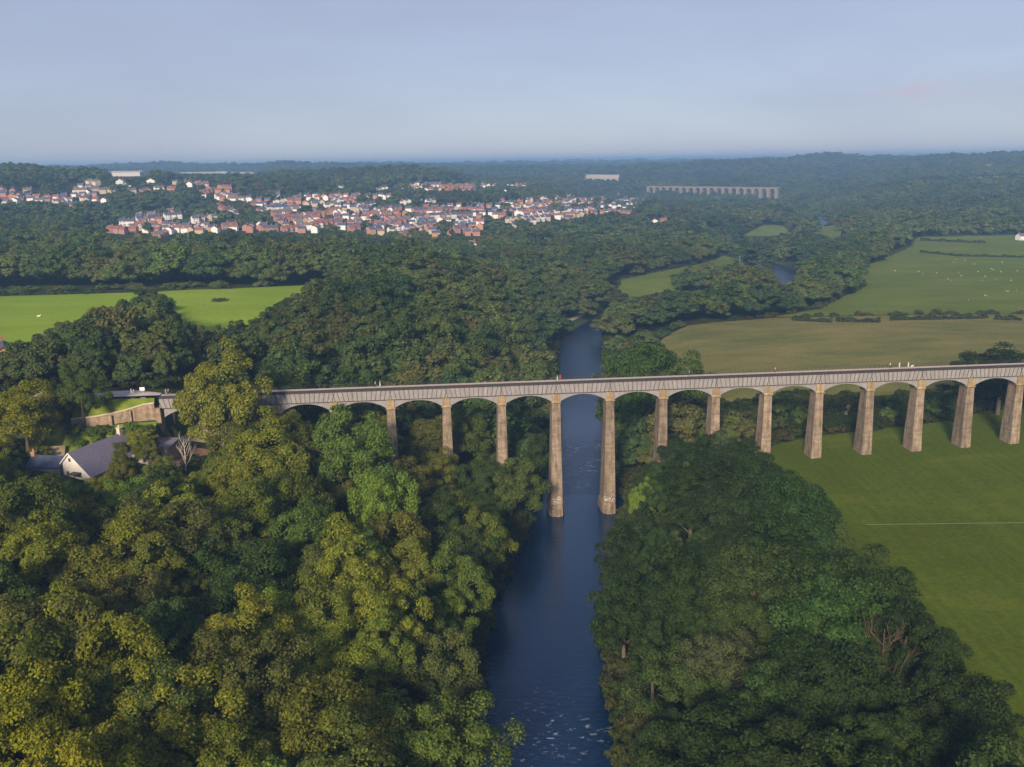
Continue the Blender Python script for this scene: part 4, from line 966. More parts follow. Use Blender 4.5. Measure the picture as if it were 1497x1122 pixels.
TREES = []      # individual trees: x, y, z, height, kind, colour, shape word, region
def colour(base, r, s=.18):
    k = 1 + r.uniform(-s, s); return tuple(max(.004, c * k * (1 + r.uniform(-.08, .08))) for c in base)
PALS = {
 'dark green': (.036, .060, .018), 'deep green': (.052, .086, .023), 'mid green': (.092, .130, .026), 'olive': (.124, .142, .023), 'yellowish green': (.172, .190, .022),
 'brownish olive': (.108, .122, .032), 'bright green': (.130, .196, .028), 'golden': (.225, .215, .016), 'grey green': (.074, .100, .040), 'dull brown': (.160, .130, .072)}
WT = {'left': ['olive'] * 6 + ['yellowish green'] * 4 + ['mid green'] * 4 + ['bright green'] + ['brownish olive'] + ['deep green'] * 2,
      'right': ['deep green'] * 4 + ['dark green'] * 12 + ['grey green'] * 2,
      'behind': ['deep green'] * 4 + ['dark green'] * 2 + ['mid green'] * 4 + ['olive'] * 3 + ['brownish olive'] + ['grey green']}
SHAPE = {'broad': 'broad-crowned', 'dome': 'domed', 'tall': 'narrow', 'bushy': 'bushy'}
rt = random.Random(11)
SPECIAL = [  # px, py of the base, height, kind, colour name, label
 (100, 630, 17, 'broad', 'deep green', 'dense round green tree left of the canal quay'),
 (25, 650, 18, 'broad', 'golden', 'yellow-green leafy tree at the left edge beside the cottage'),
]
def add_tree(x, y, h, kn, cname, region, label=None, wide=1.0):
    TREES.append([x, y, hz(x, y), h, kn, cname, region, label, wide])

cand = []
for (y0, y1, sp) in ((72, 262, 9.9), (262, 400, 9.4)):
    X, Y = grid_points(y0, y1, sp)
    k = clear(X, Y, 9); X, Y = X[k], Y[k]
    Z = height(X, Y); Hh = RNG.uniform(9, 24, len(X)); H2 = fit_height(X, Y, Hh, Z)
    px, py = proj(X, Y, Z + H2 * .6)
    vis = (px > -90) & (px < PW + 90) & (py > 0) & (py < PH + 330)
    for x, y, z, h, v in zip(X, Y, Z, H2, vis): cand.append((x, y, z, h, v))
spec = []
def special(px, py, z, h, kn, cname, label, wide=1.0):
    x, y = atz(px, py, z); spec.append((x, y, z, h, kn, cname, label, wide))
# trees of the photograph that stand out: pixel of the crown's top, its height above the river, tree height
def sp_top(px, pytop, y, h, kn, cname, label, wide=1.0):
    r = ray(px, pytop); k = y / r[1]; x = r[0] * k; top = CAMH + r[2] * k
    spec.append((x, y, top - h, h, kn, cname, label, wide))
sp_top(320, 523, 236, 24, 'dome', 'yellowish green', 'tall light olive-green tree standing in front of the left bridge arches', .86)
sp_top(112, 541, 238, 18, 'broad', 'mid green', 'dense round green tree left of the canal quay', .78)
sp_top(28, 566, 228, 19, 'broad', 'golden', 'golden green tree at the left edge above the outbuilding', 1.0)
sp_top(55, 652, 226, 9, 'bushy', 'yellowish green', 'low yellow-green bush left of the outbuilding', 1.3)
sp_top(12, 640, 230, 9, 'bushy', 'olive', 'olive bush at the left edge under the golden green tree', 1.3)
sp_top(150, 622, 236, 7, 'bushy', 'mid green', 'round green bush in front of the left end of the retaining wall', 1.2)
sp_top(206, 628, 233, 6, 'bushy', 'yellowish green', 'yellow-green bush under the middle of the retaining wall', 1.25)
sp_top(214, 644, 228, 5, 'bushy', 'olive', 'olive bush just right of the cottage chimney', .7)
sp_top(556, 684, 196, 19, 'dome', 'bright green', 'fresh bright green tree standing out in the left bank wood', .8)
sp_top(505, 780, 166, 19, 'dome', 'yellowish green', 'light yellow-green tree low in the left bank wood', .85)
sp_top(95, 868, 128, 19, 'broad', 'yellowish green', 'yellow-green spreading tree near the lower left corner', .9)
sp_top(20, 990, 105, 17, 'broad', 'golden', 'golden tree in the lower left corner', .9)
sp_top(78, 1105, 90, 17, 'dome', 'golden', 'small golden crown at the bottom left', .6)
sp_top(246, 757, 172, 14, 'broad', 'dull brown', 'pale brown thinning tree among the left bank trees', .75)
sp_top(940, 706, 236, 17, 'dome', 'bright green', 'light green tree by the water right of the second river pier', .62)
sp_top(1010, 690, 222, 17, 'dome', 'golden', 'yellowish autumn crown in the right bank wood', .55)
sp_top(225, 431, 395, 21, 'broad', 'brownish olive', 'tall brown-green tree between the two left pastures', 1.0)
sp_top(203, 450, 385, 17, 'dome', 'brownish olive', 'lower brown-green tree beside the tall one in the pastures')
sp_top(150, 462, 370, 17, 'broad', 'olive', 'olive tree at the near edge of the left pasture')
sp_top(92, 470, 350, 18, 'broad', 'olive', 'broad olive tree at the left end of the pasture edge', 1.1)
sp_top(320, 436, 430, 10, 'broad', 'brownish olive', 'lone round bush standing in the bright left pasture', .9)
sp_top(938, 502, 305, 24, 'broad', 'deep green', 'big dark tree on the right bank just behind the bridge', .72)
sp_top(968, 509, 318, 22, 'broad', 'mid green', 'large round tree right of the river behind the bridge', 1.1)
sp_top(512, 602, 224, 16, 'broad', 'mid green', 'grey-green tree covering the foot of the second left arch', .8)
sp_top(418, 600, 228, 15, 'dome', 'olive', 'olive tree in front of the bridge left of the arches', .75)
sp_top(385, 620, 212, 16, 'dome', 'yellowish green', 'yellow-green tree right of the bare white tree')
sp_top(176, 660, 209, 15, 'dome', 'olive', 'olive tree hiding the right half of the cottage', .85)
sp_top(240, 668, 216, 15, 'broad', 'olive', 'broad olive tree below the reddish yard', .8)
sp_top(70, 690, 206, 13, 'tall', 'yellowish green', 'slender pale birch in front of the outbuilding', .8)
sp_top(1470, 508, 300, 24, 'broad', 'dark green', 'dark tree rising over the right end of the bridge', 1.2)
SP = np.array([(s[0], s[1], s[7]) for s in spec])
order = []
for (x, y, z, h, v) in cand:
    if len(SP) and (np.hypot(SP[:, 0] - x, SP[:, 1] - y) < 6.0 * SP[:, 2]).any(): continue
    if h < 4.2: continue
    order.append((x, y, z, h, v))
vis = sorted([o for o in order if o[4]], key=lambda o: math.hypot(o[0], o[1]))
NIND = 296 - len(spec)
indiv, rest = vis[:NIND], vis[NIND:] + [o for o in order if not o[4]]
recs = []
for x, y, z, h, v in indiv:
    s = float(river_dist(np.array([x]), np.array([y]))[0]); n = (x - AQ0[0]) * AQN[0] + (y - AQ0[1]) * AQN[1]
    reg = 'behind' if n > 0 else 'left' if s < 0 else 'right'
    kn = 'bushy' if h < 9 else rt.choice(['broad', 'broad', 'dome', 'dome', 'tall'])
    cn = rt.choice(WT[reg])
    if reg == 'left' and -s < 24 and rt.random() < .5: cn = 'brownish olive'
    if reg == 'left' and x > -25 and y > 190: cn = rt.choice(['deep green', 'mid green', 'deep green', 'olive'])
    recs.append((x, y, z, h, kn, cn, reg, None, 1.0))
for x, y, z, h, kn, cn, lab, wide in spec:
    recs.append((x, y, z, h, kn, cn, 'special', lab, wide))

def plant(x, y, z, h, kn, cn, wide, label, group):
    v = rt.randrange(3); cme, tme, R, H = NEAR[kn][v]
    gz = hz(x, y); base = max(gz, z) if z > gz else gz
    h = h + (z - gz)            # specials: keep the top where it is
    e = empty('broadleaf_tree', (x, y, gz), rt.uniform(0, 6.28))
    s = h / H; wv = s * wide * rt.uniform(.82, 1.14) * (1.08 if kn in ('broad', 'dome') else 1.15)
    wv = max(wv, .5)
    e.scale = (wv, wv, s)
    c = link('crown', cme, e); c.color = (*colour(PALS[cn], rt), 1)
    link('trunk', tme, e)
    tag(e, label, 'tree', group); return e

for i in range(13):
    t_, n_ = -134 + i * 1.62, -9.5 - 2.6 * (i % 3) - rt.uniform(0, 1.2); x, y = aq(t_, n_); v = i % 3; cme, tme, R, H = NEAR['bushy'][v]
    e = empty('shrub', (x, y, hz(x, y)), i); s = rt.uniform(.24, .40); e.scale = (s * 1.1, s * 1.1, s)
    c = link('crown', cme, e); cn = rt.choice(['olive', 'yellowish green', 'bright green', 'mid green']); c.color = (*PALS[cn], 1); link('stem', tme, e)
    tag(e, f'{cn} shrub on the bank below the retaining wall, {nth(i + 1)} from left', 'shrub', 'shrubs on the sunny bank')
REG = {'left': 'left bank wood', 'right': 'right bank wood', 'behind': 'wood behind the bridge'}
for reg in ('left', 'right', 'behind'):
    rs = [r for r in recs if r[6] == reg]
    pp = [proj(r[0], r[1], r[2] + r[3] * .75) for r in rs]
    idx = sorted(range(len(rs)), key=lambda i: -pp[i][1])
    nb = max(1, round(len(rs) / 11)); per = math.ceil(len(rs) / nb)
    for b in range(nb):
        band = sorted(idx[b * per:(b + 1) * per], key=lambda i: pp[i][0])
        for j, i in enumerate(band):
            x, y, z, h, kn, cn, _, _, wide = rs[i]
            plant(x, y, z, h, kn, cn, wide, f'{cn} {SHAPE[kn]} tree, {nth(j + 1)} from left in {nth(b + 1)} row up, {REG[reg]}', 'trees of the ' + REG[reg])
for r in recs:
    if r[6] == 'special': plant(*r[:3], r[3], r[4], r[5], r[8], r[7], 'trees that stand out')

# ------------------------------------------------------------------ the rest of the woods: one object
pts = []   # x, y, z, sx, sz, rot, proto
def woods(X, Y, Hm, lod, sc=1.0):
    Z = height(X, Y)
    for x, y, z, h in zip(X, Y, Z, Hm):
        kn = 'bushy' if h < 9.5 else rt.choice(['broad', 'dome', 'broad', 'dome', 'tall'])
        ix, R, H = rt.choice(lod[kn]); s = h / H
        wv = max(s, .55) * rt.uniform(.8, 1.35) * sc
        pts.append((x, y, z - .3, wv, s, rt.uniform(0, 6.28), ix))
if rest:
    R_ = np.array([o[:4] for o in rest]); woods(R_[:, 0], R_[:, 1], R_[:, 3], MID)
town_c = np.array([(h[0], h[1]) for h in HOUSES if h[1] > 800])
TPX = np.array([q[1] for q in TOWN] + [q[0] for q in MASS]); TPY = np.array([q[2] for q in TOWN] + [q[1] for q in MASS]); TY = np.array([q[0].location.y for q in TOWN] + [q[2] for q in MASS])
def wild(y0, y1, sp, lod, hr, sc=1.0):
    X, Y = grid_points(y0, y1, sp); k = clear(X, Y, 9 if y0 < 900 else 6); X, Y = X[k], Y[k]
    Hm = RNG.uniform(*hr, len(X))
    if y1 > 800 and y0 < 2200:
        near = np.array([np.min(np.hypot(town_c[:, 0] - x, town_c[:, 1] - y)) if 800 < y < 2100 else 1e3 for x, y in zip(X, Y)])
        keep = (near > 40) | (RNG.random(len(X)) < .42); X, Y, Hm, near = X[keep], Y[keep], Hm[keep], near[keep]
        Hm = np.where(near < 40, Hm * RNG.uniform(.3, .6, len(X)), Hm)
        # low enough not to hide the houses behind
        Zt = height(X, Y); tall = (near < 40) & (RNG.random(len(X)) < .16); Hm = np.where(tall, RNG.uniform(8, 15, len(X)), Hm)
        for _ in range(10):
            px, py = proj(X, Y, Zt + Hm); w = F * .38 * Hm / Y; bad = np.zeros(len(X), bool)
            for q, x, y, hm, pyy in zip(px, X, Y, range(len(X)), py): 
                m_ = (np.abs(TPX - q) < w[hm] + 3) & (TY > y) & (TY < y + 220)
                if m_.any() and pyy < TPY[m_].max() - 2.5: bad[hm] = True
            Hm = np.where(bad & ~tall, Hm * .82, Hm)
        keep = Hm > 2.2; X, Y, Hm = X[keep], Y[keep], Hm[keep]
    if y0 < 3000:
        Hm = fit_height(X, Y, Hm, height(X, Y)); k = Hm > 2.5; X, Y, Hm = X[k], Y[k], Hm[k]
    woods(X, Y, Hm, lod, sc)
wild(400, 560, 11.5, MID, (11, 23), 1.3); wild(560, 900, 14, MID, (9, 22), 1.4); wild(900, 1500, 15.5, FAR, (7, 19), 1.4); wild(1500, 2300, 19, FAR, (8, 18), 1.3); wild(2300, 4300, 34, FAR, (10, 20), 1.7)
# hedgerow trees on the far skyline
for _ in range(2600):
    y = RNG.uniform(4300, 9000); x = RNG.uniform(-.66, .66) * y
    ix, R, H = rt.choice(FAR['broad']); s = rt.uniform(10, 18) / H; pts.append((x, y, hz(x, y) - .5, s * 3.2, s, 0, ix))
P = np.array(pts)
me = bpy.data.meshes.new('woodland'); me.vertices.add(len(P)); me.vertices.foreach_set('co', P[:, :3].astype(np.float32).ravel())
a = me.attributes.new('scl', 'FLOAT_VECTOR', 'POINT'); a.data.foreach_set('vector', np.column_stack([P[:, 3], P[:, 3], P[:, 4]]).astype(np.float32).ravel())
a = me.attributes.new('rot', 'FLOAT_VECTOR', 'POINT'); a.data.foreach_set('vector', np.column_stack([0 * P[:, 5], 0 * P[:, 5], P[:, 5]]).astype(np.float32).ravel())
a = me.attributes.new('pick', 'INT', 'POINT'); a.data.foreach_set('value', P[:, 6].astype(np.int32))
me.update()
def scatter_group(name, protos):
    ng = bpy.data.node_groups.new(name, 'GeometryNodeTree')
    ng.interface.new_socket('Geometry', in_out='INPUT', socket_type='NodeSocketGeometry'); ng.interface.new_socket('Geometry', in_out='OUTPUT', socket_type='NodeSocketGeometry')
    ns, ln = ng.nodes, ng.links; gi = ns.new('NodeGroupInput'); go = ns.new('NodeGroupOutput')
    jn = ns.new('GeometryNodeJoinGeometry')
    for o in reversed(protos):
        oi = ns.new('GeometryNodeObjectInfo'); oi.inputs['Object'].default_value = o
        gg = ns.new('GeometryNodeGeometryToInstance'); ln.new(oi.outputs['Geometry'], gg.inputs[0]); ln.new(gg.outputs[0], jn.inputs[0])
    ip = ns.new('GeometryNodeInstanceOnPoints'); ip.inputs['Pick Instance'].default_value = True
    def attr(nm, ty):
        a = ns.new('GeometryNodeInputNamedAttribute'); a.data_type = ty; a.inputs['Name'].default_value = nm; return a.outputs[0]
    ln.new(gi.outputs[0], ip.inputs['Points']); ln.new(jn.outputs[0], ip.inputs['Instance'])
    ln.new(attr('pick', 'INT'), ip.inputs['Instance Index']); ln.new(attr('rot', 'FLOAT_VECTOR'), ip.inputs['Rotation']); ln.new(attr('scl', 'FLOAT_VECTOR'), ip.inputs['Scale'])
    ln.new(ip.outputs[0], go.inputs[0]); return ng
wd = link('woodland', me); md = wd.modifiers.new('scatter', 'NODES'); md.node_group = scatter_group('woodland_scatter', PROTO)
tag(wd, 'deep green woods covering the valley sides and far hills', 'woods', kind='stuff')
print('woodland trees', len(P), 'individual', len(recs))

# undergrowth along the banks and under the trees
ub = []; U = [bpy.data.objects.new('shrub_source', crown('shrub', 300 + s, 2.2, 2.6, .1, 14, 40, .34, leaf_mat('leaf_shrub%d' % s, [(.036, .05, .016), (.060, .058, .022), (.042, .062, .016), (.030, .046, .016)]), 'round', (.3, .5))) for s in range(2)]
for i, s in enumerate(np.linspace(60, 560, 330)):
    for side in (-1, 1):
        for off in (15.2, 18.5):
            c = np.array([np.interp(s, cl[:, 1], cl[:, 0]), s]); x = c[0] + side * (off + rt.uniform(-1, 1)); y = s + rt.uniform(-1, 1)
            if abs((x - AQ0[0]) * AQN[0] + (y - AQ0[1]) * AQN[1]) < 4: continue
            k = rt.uniform(.6, 1.25); ub.append((x, y, hz(x, y) - .2, k, k * rt.uniform(.8, 1.3), rt.uniform(0, 6), rt.randrange(2)))
X, Y = grid_points(75, 330, 5.5); k = clear(X, Y, 2.5)
for x, y in zip(X[k], Y[k]):
    q = rt.uniform(.7, 1.5); ub.append((x, y, hz(x, y) - .3, q, q, rt.uniform(0, 6), rt.randrange(2)))
for Pg in FIELDS:      # scrub along the field edges
    for a, b in zip(Pg, np.roll(Pg, -1, 0)):
        L = float(np.hypot(*(b - a)))
        for k in range(int(L / 2.2)):
            q = a + (b - a) * rt.random() + np.array([rt.uniform(-3.2, 3.2), rt.uniform(-3.2, 3.2)])
            if q[1] > 1250 or q[1] < 60 or -160 < q[0] < -80 and q[1] < 280 or rt.random() < .25: continue
            xx, yy = np.array([q[0]]), np.array([q[1]])
            if any(inside(Pf, xx, yy)[0] for Pf in FIELDS) or abs(river_dist(xx, yy)[0]) < 15: continue
            s = rt.uniform(.45, 1.25); ub.append((q[0], q[1], hz(*q) - .2, s, s * rt.uniform(.7, 1.2), rt.uniform(0, 6), rt.randrange(2)))
UP = np.array(ub); me = bpy.data.meshes.new('undergrowth'); me.vertices.add(len(UP)); me.vertices.foreach_set('co', UP[:, :3].astype(np.float32).ravel())
a = me.attributes.new('scl', 'FLOAT_VECTOR', 'POINT'); a.data.foreach_set('vector', UP[:, [3, 3, 4]].astype(np.float32).ravel())
a = me.attributes.new('rot', 'FLOAT_VECTOR', 'POINT'); a.data.foreach_set('vector', np.column_stack([0 * UP[:, 5], 0 * UP[:, 5], UP[:, 5]]).astype(np.float32).ravel())
a = me.attributes.new('pick', 'INT', 'POINT'); a.data.foreach_set('value', UP[:, 6].astype(np.int32)); me.update()
ud = link('undergrowth', me); md = ud.modifiers.new('scatter', 'NODES'); md.node_group = scatter_group('undergrowth_scatter', U)
tag(ud, 'low brambles and bushes under the trees and along the river banks', 'undergrowth', kind='stuff')
#@@PART3
# ------------------------------------------------------------------ bare and dead trees
def bare_tree(name, x, y, h, m, seed, label, cat='tree', spread=.55, group=None):
    r = random.Random(seed); mb = MB(); gz = hz(x, y)
    e = empty(name, (x, y, gz)); tm = MB()
    tm.tube([(0, 0, -1), (.1, 0, h * .3), (.25, .1, h * .62), (.1, .2, h * .95)], [h * .019, h * .016, h * .009, h * .003], 7)
    tm.build('trunk', m, e, True)
    def br(p, d, l, w, n):
        q = p + d * l * .5 + Vector((0, 0, l * .06)); q2 = p + d * l + Vector((0, 0, l * .22))
        mb.tube([p, q, q2], [w, w * .7, w * .3], 4)
        if n:
            for k in range(3):
                t = r.uniform(.35, .95); dd = (d + Vector((r.uniform(-.9, .9), r.uniform(-.9, .9), r.uniform(-.1, .7)))).normalized()
                br(p + d * l * t + Vector((0, 0, l * .2 * t)), dd, l * r.uniform(.4, .6), w * .55, n - 1)
    for i in range(11):
        t = .3 + .62 * i / 11; a = i * 2.4
        br(Vector((.2 * t, .1 * t, h * t)), Vector((math.cos(a) * spread, math.sin(a) * spread, .75)).normalized(), h * (.42 - .28 * t), h * .0055, 3 if name == 'dead_tree' else 2)
    mb.build('branches', m, e)
    return tag(e, label, cat, group)
x, y = atz(271, 683, 27); bare_tree('bare_tree', x, y, 11.5, M_palebark, 3, 'bare white-barked tree beside the reddish yard')
M_dead = noisy('dead_wood', (.07, .048, .03), (.12, .08, .052), 2, .9)
r_ = ray(1294, 912); k_ = 128 / r_[1]
bare_tree('dead_tree', r_[0] * k_, 128, 104.28 + r_[2] * k_ - hz(r_[0] * k_, 128), M_dead, 8, 'reddish-brown dying conifer with thin foliage at the edge of the right bank wood', spread=1.0)
dt = bpy.data.objects['dead_tree']; cme, tme, R, H = NEAR['tall'][1]; c = link('crown', crown('dead_crown', 77, 3.6, 15, 4, 46, 70, .15, M_leaf, 'cone', (.2, .34)), dt); c.color = (.12, .075, .035, 1)
for px, py, y, h, sd in ((600, 520, 330, 15, 4), (668, 518, 345, 13, 6)):
    rr = ray(px, py); k_ = y / rr[1]; bare_tree('bare_tree', rr[0] * k_, y, max(8, CAMH + rr[2] * k_ - hz(rr[0] * k_, y)), M_palebark, sd, {4: 'thin pale dead tree among dark trees behind the third left pier', 5: 'leaning grey bare tree just behind the bridge left of the river', 6: 'grey leafless tree deep in the wood behind the bridge'}[sd])

# ------------------------------------------------------------------ hedges
M_hedge = leaf_mat('leaf_hedge', [(.030, .048, .018), (.040, .055, .020)])
def hedge(p0, p1, label, h=2.6, w=2.2, wd_=None):
    (x0, y0), (x1, y1) = (wd_ if wd_ else (at(*p0), at(*p1))); L = math.hypot(x1 - x0, y1 - y0); n = int(L * 26)
    r = np.random.default_rng(int(L * 10)); t = r.random(n); e = unit(r.normal(size=(n, 3)) + np.array([0, 0, .3]))
    lump = 1 + .22 * np.sin(t * L * .35) + .15 * np.sin(t * L * .83 + 1)
    X = x0 + (x1 - x0) * t + e[:, 0] * .6; Y = y0 + (y1 - y0) * t + e[:, 1] * w / 2 * lump; Z = height(X, Y) + h * .5 * lump + e[:, 2] * h * .55 * lump
    Pp = np.column_stack([X, Y, Z]); nr = unit(e + r.normal(size=(n, 3)) * .4); tt = unit(np.cross(nr, r.normal(size=(n, 3)))); bb = np.cross(nr, tt); Ls = .55 * r.uniform(.6, 1.4, n)[:, None]
    V = np.stack([Pp - tt * Ls, Pp + bb * Ls * .7, Pp + tt * Ls, Pp - bb * Ls * .7], 1).reshape(-1, 3)
    o = link('hedge', np_mesh('hedge', V, np.arange(n * 4).reshape(n, 4), [M_hedge])); tag(o, label, 'hedge', 'hedges of the right hand meadows')
hedge((1158, 470), (1216, 473), 'short dark hedge at the left end between dry meadow and pasture')
hedge((1222, 472), (1286, 473), 'dark hedge left of the gateway between dry meadow and pasture')
hedge((1300, 470), (1442, 467), 'longest dark hedge right of the gateway between dry meadow and pasture')
hedge((1455, 469), (1494, 470), 'short hedge at the right edge between dry meadow and pasture')
hedge((1345, 370), (1400, 376), 'dark hedge crossing the far pasture, left length', 2.2)
hedge((1400, 376), (1497, 378), 'dark hedge crossing the far pasture, right length', 2.2)
hedge((1345, 353), (1440, 357), 'hedge at the far end of the pasture under the wooded slope', 3)
hedge(None, None, 'low hedge behind the third pier from the right edge', 3, 5, ((142, 352), (152, 354)))

# dark bushes of the belt behind the right piers
BUSH = [(1068, 600, 312, 9), (1090, 588, 322, 12), (1118, 584, 326, 12), (1150, 580, 328, 13), (1172, 582, 330, 13), (1060, 622, 300, 9), (1085, 625, 300, 9), (1105, 618, 304, 10), (1140, 622, 300, 9), (1165, 628, 296, 8),
        (1196, 628, 300, 7), (1285, 640, 296, 5), (1300, 604, 312, 10), (1318, 588, 316, 13), (1345, 580, 318, 14), (1370, 578, 318, 14), (1392, 575, 318, 14), (1420, 560, 320, 17), (1445, 545, 318, 19), (1470, 540, 320, 20), (1493, 530, 320, 22),
        (1330, 620, 300, 8), (1360, 618, 302, 9), (1388, 615, 302, 9), (1412, 605, 304, 10), (1440, 600, 306, 12), (1475, 590, 308, 12), (1495, 585, 310, 13), (1212, 648, 291, 4), (1246, 645, 293, 5), (1262, 642, 294, 5), (1222, 640, 298, 4), (1294, 628, 300, 6), (1272, 634, 297, 4)]
for i, (px, py, y, h) in enumerate(sorted(BUSH)):
    rr = ray(px, py); k_ = y / rr[1]; x = rr[0] * k_; gz = hz(x, y); h = max(4, CAMH + rr[2] * k_ - gz)
    e = empty('thicket_tree', (x, y, gz), i * 1.7); cme, tme, R, H = NEAR['bushy' if h < 9 else 'dome'][i % 3]
    s = h / H; wv = max(s, .7) * 1.05; e.scale = (wv, wv, s)
    c = link('crown', cme, e); c.color = (*colour(PALS['dark green'], rt), 1); link('trunk', tme, e)
    tag(e, f'dark {"bush" if h < 9 else "tree"} in the thicket behind the right piers, {nth(i + 1)} from left', 'tree', 'thicket behind the right piers')

# sludge mound and vehicles in the works behind the piers
x, y = atz(1226, 612, 15.6)
patch('works_yard', [(100, 306), (118, 302), (128, 316), (118, 330), (106, 326)], M_paleg, 'pale rough grass clearing behind the piers', 'clearing', .3)
M_conc = noisy('concrete', (.17, .165, .15), (.25, .24, .22), .8, .9); M_tank = noisy('tank_water', (.10, .14, .24), (.16, .20, .32), .5, .12, spec=.6)
for (px, py, w, d, lab) in ((1231, 628, 2.6, 1.3, 'low tank of bluish water beside the round filter bed'), (1282, 618, 4.2, 2.2, 'low bluish water tank between two middle right piers')):
    x, y = at(px, py); e = empty('settling_tank', (x, y, hz(x, y)), .5); m = MB()
    for x0, x1, y0, y1 in ((-w, w, -d, -d + .25), (-w, w, d - .25, d), (-w, -w + .25, -d + .251, d - .251), (w - .25, w, -d + .251, d - .251), (-.12, .12, -d + .251, d - .251)): m.box(x0, x1, y0, y1, -.6, .75)
    m.build('rim', M_conc, e); m = MB()
    m.box(-w + .26, -.13, -d + .26, d - .26, -.5, .5); m.box(.13, w - .26, -d + .26, d - .26, -.5, .5); m.build('water', M_tank, e); tag(e, lab, 'tank', 'tanks in the works clearing')
x, y = at(1219, 607); e = empty('filter_bed', (x, y, hz(x, y))); m = MB(); m.tube([(0, 0, -1), (0, 0, 1.1)], 5.2, 28); m.build('wall', M_conc, e)
m = MB(); m.tube([(0, 0, 1.11), (0, 0, 1.25), (0, 0, 1.5)], [4.9, 4.9, 3.6], 28); m.build('stone_bed', noisy('filter_stone', (.26, .23, .13), (.36, .32, .20), 1.2, .95), e); tag(e, 'round tan filter bed in the clearing behind the piers', 'filter bed')

# ------------------------------------------------------------------ far railway viaduct
VX0, VX1 = aq, None
ya, yb = 2330., 2080.; ra, rb = ray(948, 281), ray(1136, 274.5)
va = np.array([ra[0] / ra[1] * ya, ya]); vb = np.array([rb[0] / rb[1] * yb, yb]); zd = CAMH + rb[2] / rb[1] * yb
vl = float(np.hypot(*(vb - va))); va_ = math.atan2(vb[1] - va[1], vb[0] - va[0])
V_ = empty('viaduct', (va[0], va[1], 0), va_); tag(V_, 'distant many-arched stone railway viaduct beyond the town', 'viaduct')
M_via = noisy('viaduct_stone', (.19, .15, .13), (.27, .22, .19), .3, .9, 6)
NA = 18; pv = vl / NA
m = MB(); m.box(-6, vl + 6, -4.2, 4.2, zd - 1.8, zd - .8); m.box(-6, vl + 6, -4.5, -3.9, zd - .798, zd + .5); m.box(-6, vl + 6, 3.9, 4.5, zd - .798, zd + .5); m.build('deck', M_via, V_)
pw = pv * .16; rad = pv / 2 - pw; spz = zd - 2.6 - rad
mb = MB(); n = 12; vs = []
for y0 in (-4, 4):
    for k in range(n + 1):
        a = math.pi * k / n; vs.append((-math.cos(a) * rad, y0, spz + math.sin(a) * rad)); vs.append((-math.cos(a) * rad if 0 < k < n else (-1 if k == 0 else 1) * pv / 2, y0, zd - 1.8))
h_ = 2 * (n + 1); fs = []
for k in range(n):
    a = 2 * k; fs += [(a, a + 2, a + 3, a + 1), (h_ + a, h_ + a + 1, h_ + a + 3, h_ + a + 2), (a, h_ + a, h_ + a + 2, a + 2)]
mb.add(vs, fs)
# springing blocks close the wall above each pier
am_ = mb.mesh('arch', [M_via])
for k in range(NA): link('arch', am_, V_, (pv * (k + .5), 0, 0))
for k in range(NA + 1):
    x = pv * k; gx_, gy_ = va + (vb - va) * k / NA; gz = hz(gx_, gy_) - 2
    m = MB(); m.frustum((pw * 1.25, 4.6), gz, (pw, 4.05), spz); m.frustum((pw, 4.0), spz + .01, (pw * .98, 3.98), zd - 1.81); m.build('pier', M_via, V_, loc=(x, 0, 0))
FIELDS_V = None

# ------------------------------------------------------------------ people, dog, sheep
def skin(name, verts, edges, rad, m, levels=1, root=0):
    me = bpy.data.meshes.new(name + '_cage'); me.from_pydata(verts, edges, []); o = bpy.data.objects.new(name + '_cage', me); COL.objects.link(o)
    md = o.modifiers.new('skin', 'SKIN'); md.use_smooth_shade = True
    for i, v in enumerate(me.skin_vertices[0].data):
        r = rad[i]; v.radius = r if isinstance(r, tuple) else (r, r); v.use_root = (i == root)
    sb = o.modifiers.new('sub', 'SUBSURF'); sb.levels = levels; sb.render_levels = levels
    dg = bpy.context.evaluated_depsgraph_get(); out = bpy.data.meshes.new_from_object(o.evaluated_get(dg)); out.name = name
    bpy.data.objects.remove(o); out.materials.clear(); out.materials.append(m); return out
M_skin = flat('skin_tone', (.48, .30, .22)); M_hair = flat('hair_brown', (.05, .035, .025))
def figure(stride, armswing):
    """one continuous walking body: pelvis root, spine, neck, head, arms with fingers, legs with feet"""
    v = [(0, 0, .95)]; e = []; r = [(.14, .11)]
    def add(p, rad, par): v.append(p); r.append(rad); e.append((par, len(v) - 1)); return len(v) - 1
    w = add((0, 0, 1.12), (.125, .10), 0); ch = add((0, .01, 1.34), (.15, .11), w); nk = add((0, .0, 1.48), .055, ch); hd = add((0, -.01, 1.60), (.075, .09), nk); tp = add((0, 0, 1.71), (.07, .085), hd)
    add((0, -.115, 1.60), .014, hd)                       # nose
    for s in (-1, 1): add((s * .085, .01, 1.61), .016, hd)  # ears
    for s in (-1, 1):
        k = s * armswing
        sh = add((s * .19, 0, 1.40), .058, ch); el = add((s * .25, k * .10 + .03, 1.13), .042, sh); wr = add((s * .26, -k * .22 + .0, .90), .028, el); pa = add((s * .26, -k * .25, .83), (.018, .035), wr)
        for q, l in enumerate((.075, .085, .08, .065)): a = add((s * .262, -k * .25 + (q - 1.5) * .019, .775), .0085, pa); add((s * .255, -k * .25 + (q - 1.5) * .02, .775 - l * .55), .008, a)
        a = add((s * .25, -k * .25 - .04, .81), .0095, pa); add((s * .245, -k * .25 - .055, .775), .0085, a)
        hp = add((s * .09, 0, .88), .092, 0); kn = add((s * .095, -s * stride * .16 - .02, .50), .06, hp); an = add((s * .095, -s * stride * .30 + .03, .09), .038, kn); add((s * .10, -s * stride * .30 - .12, .035), (.035, .045), an)
    return v, e, r
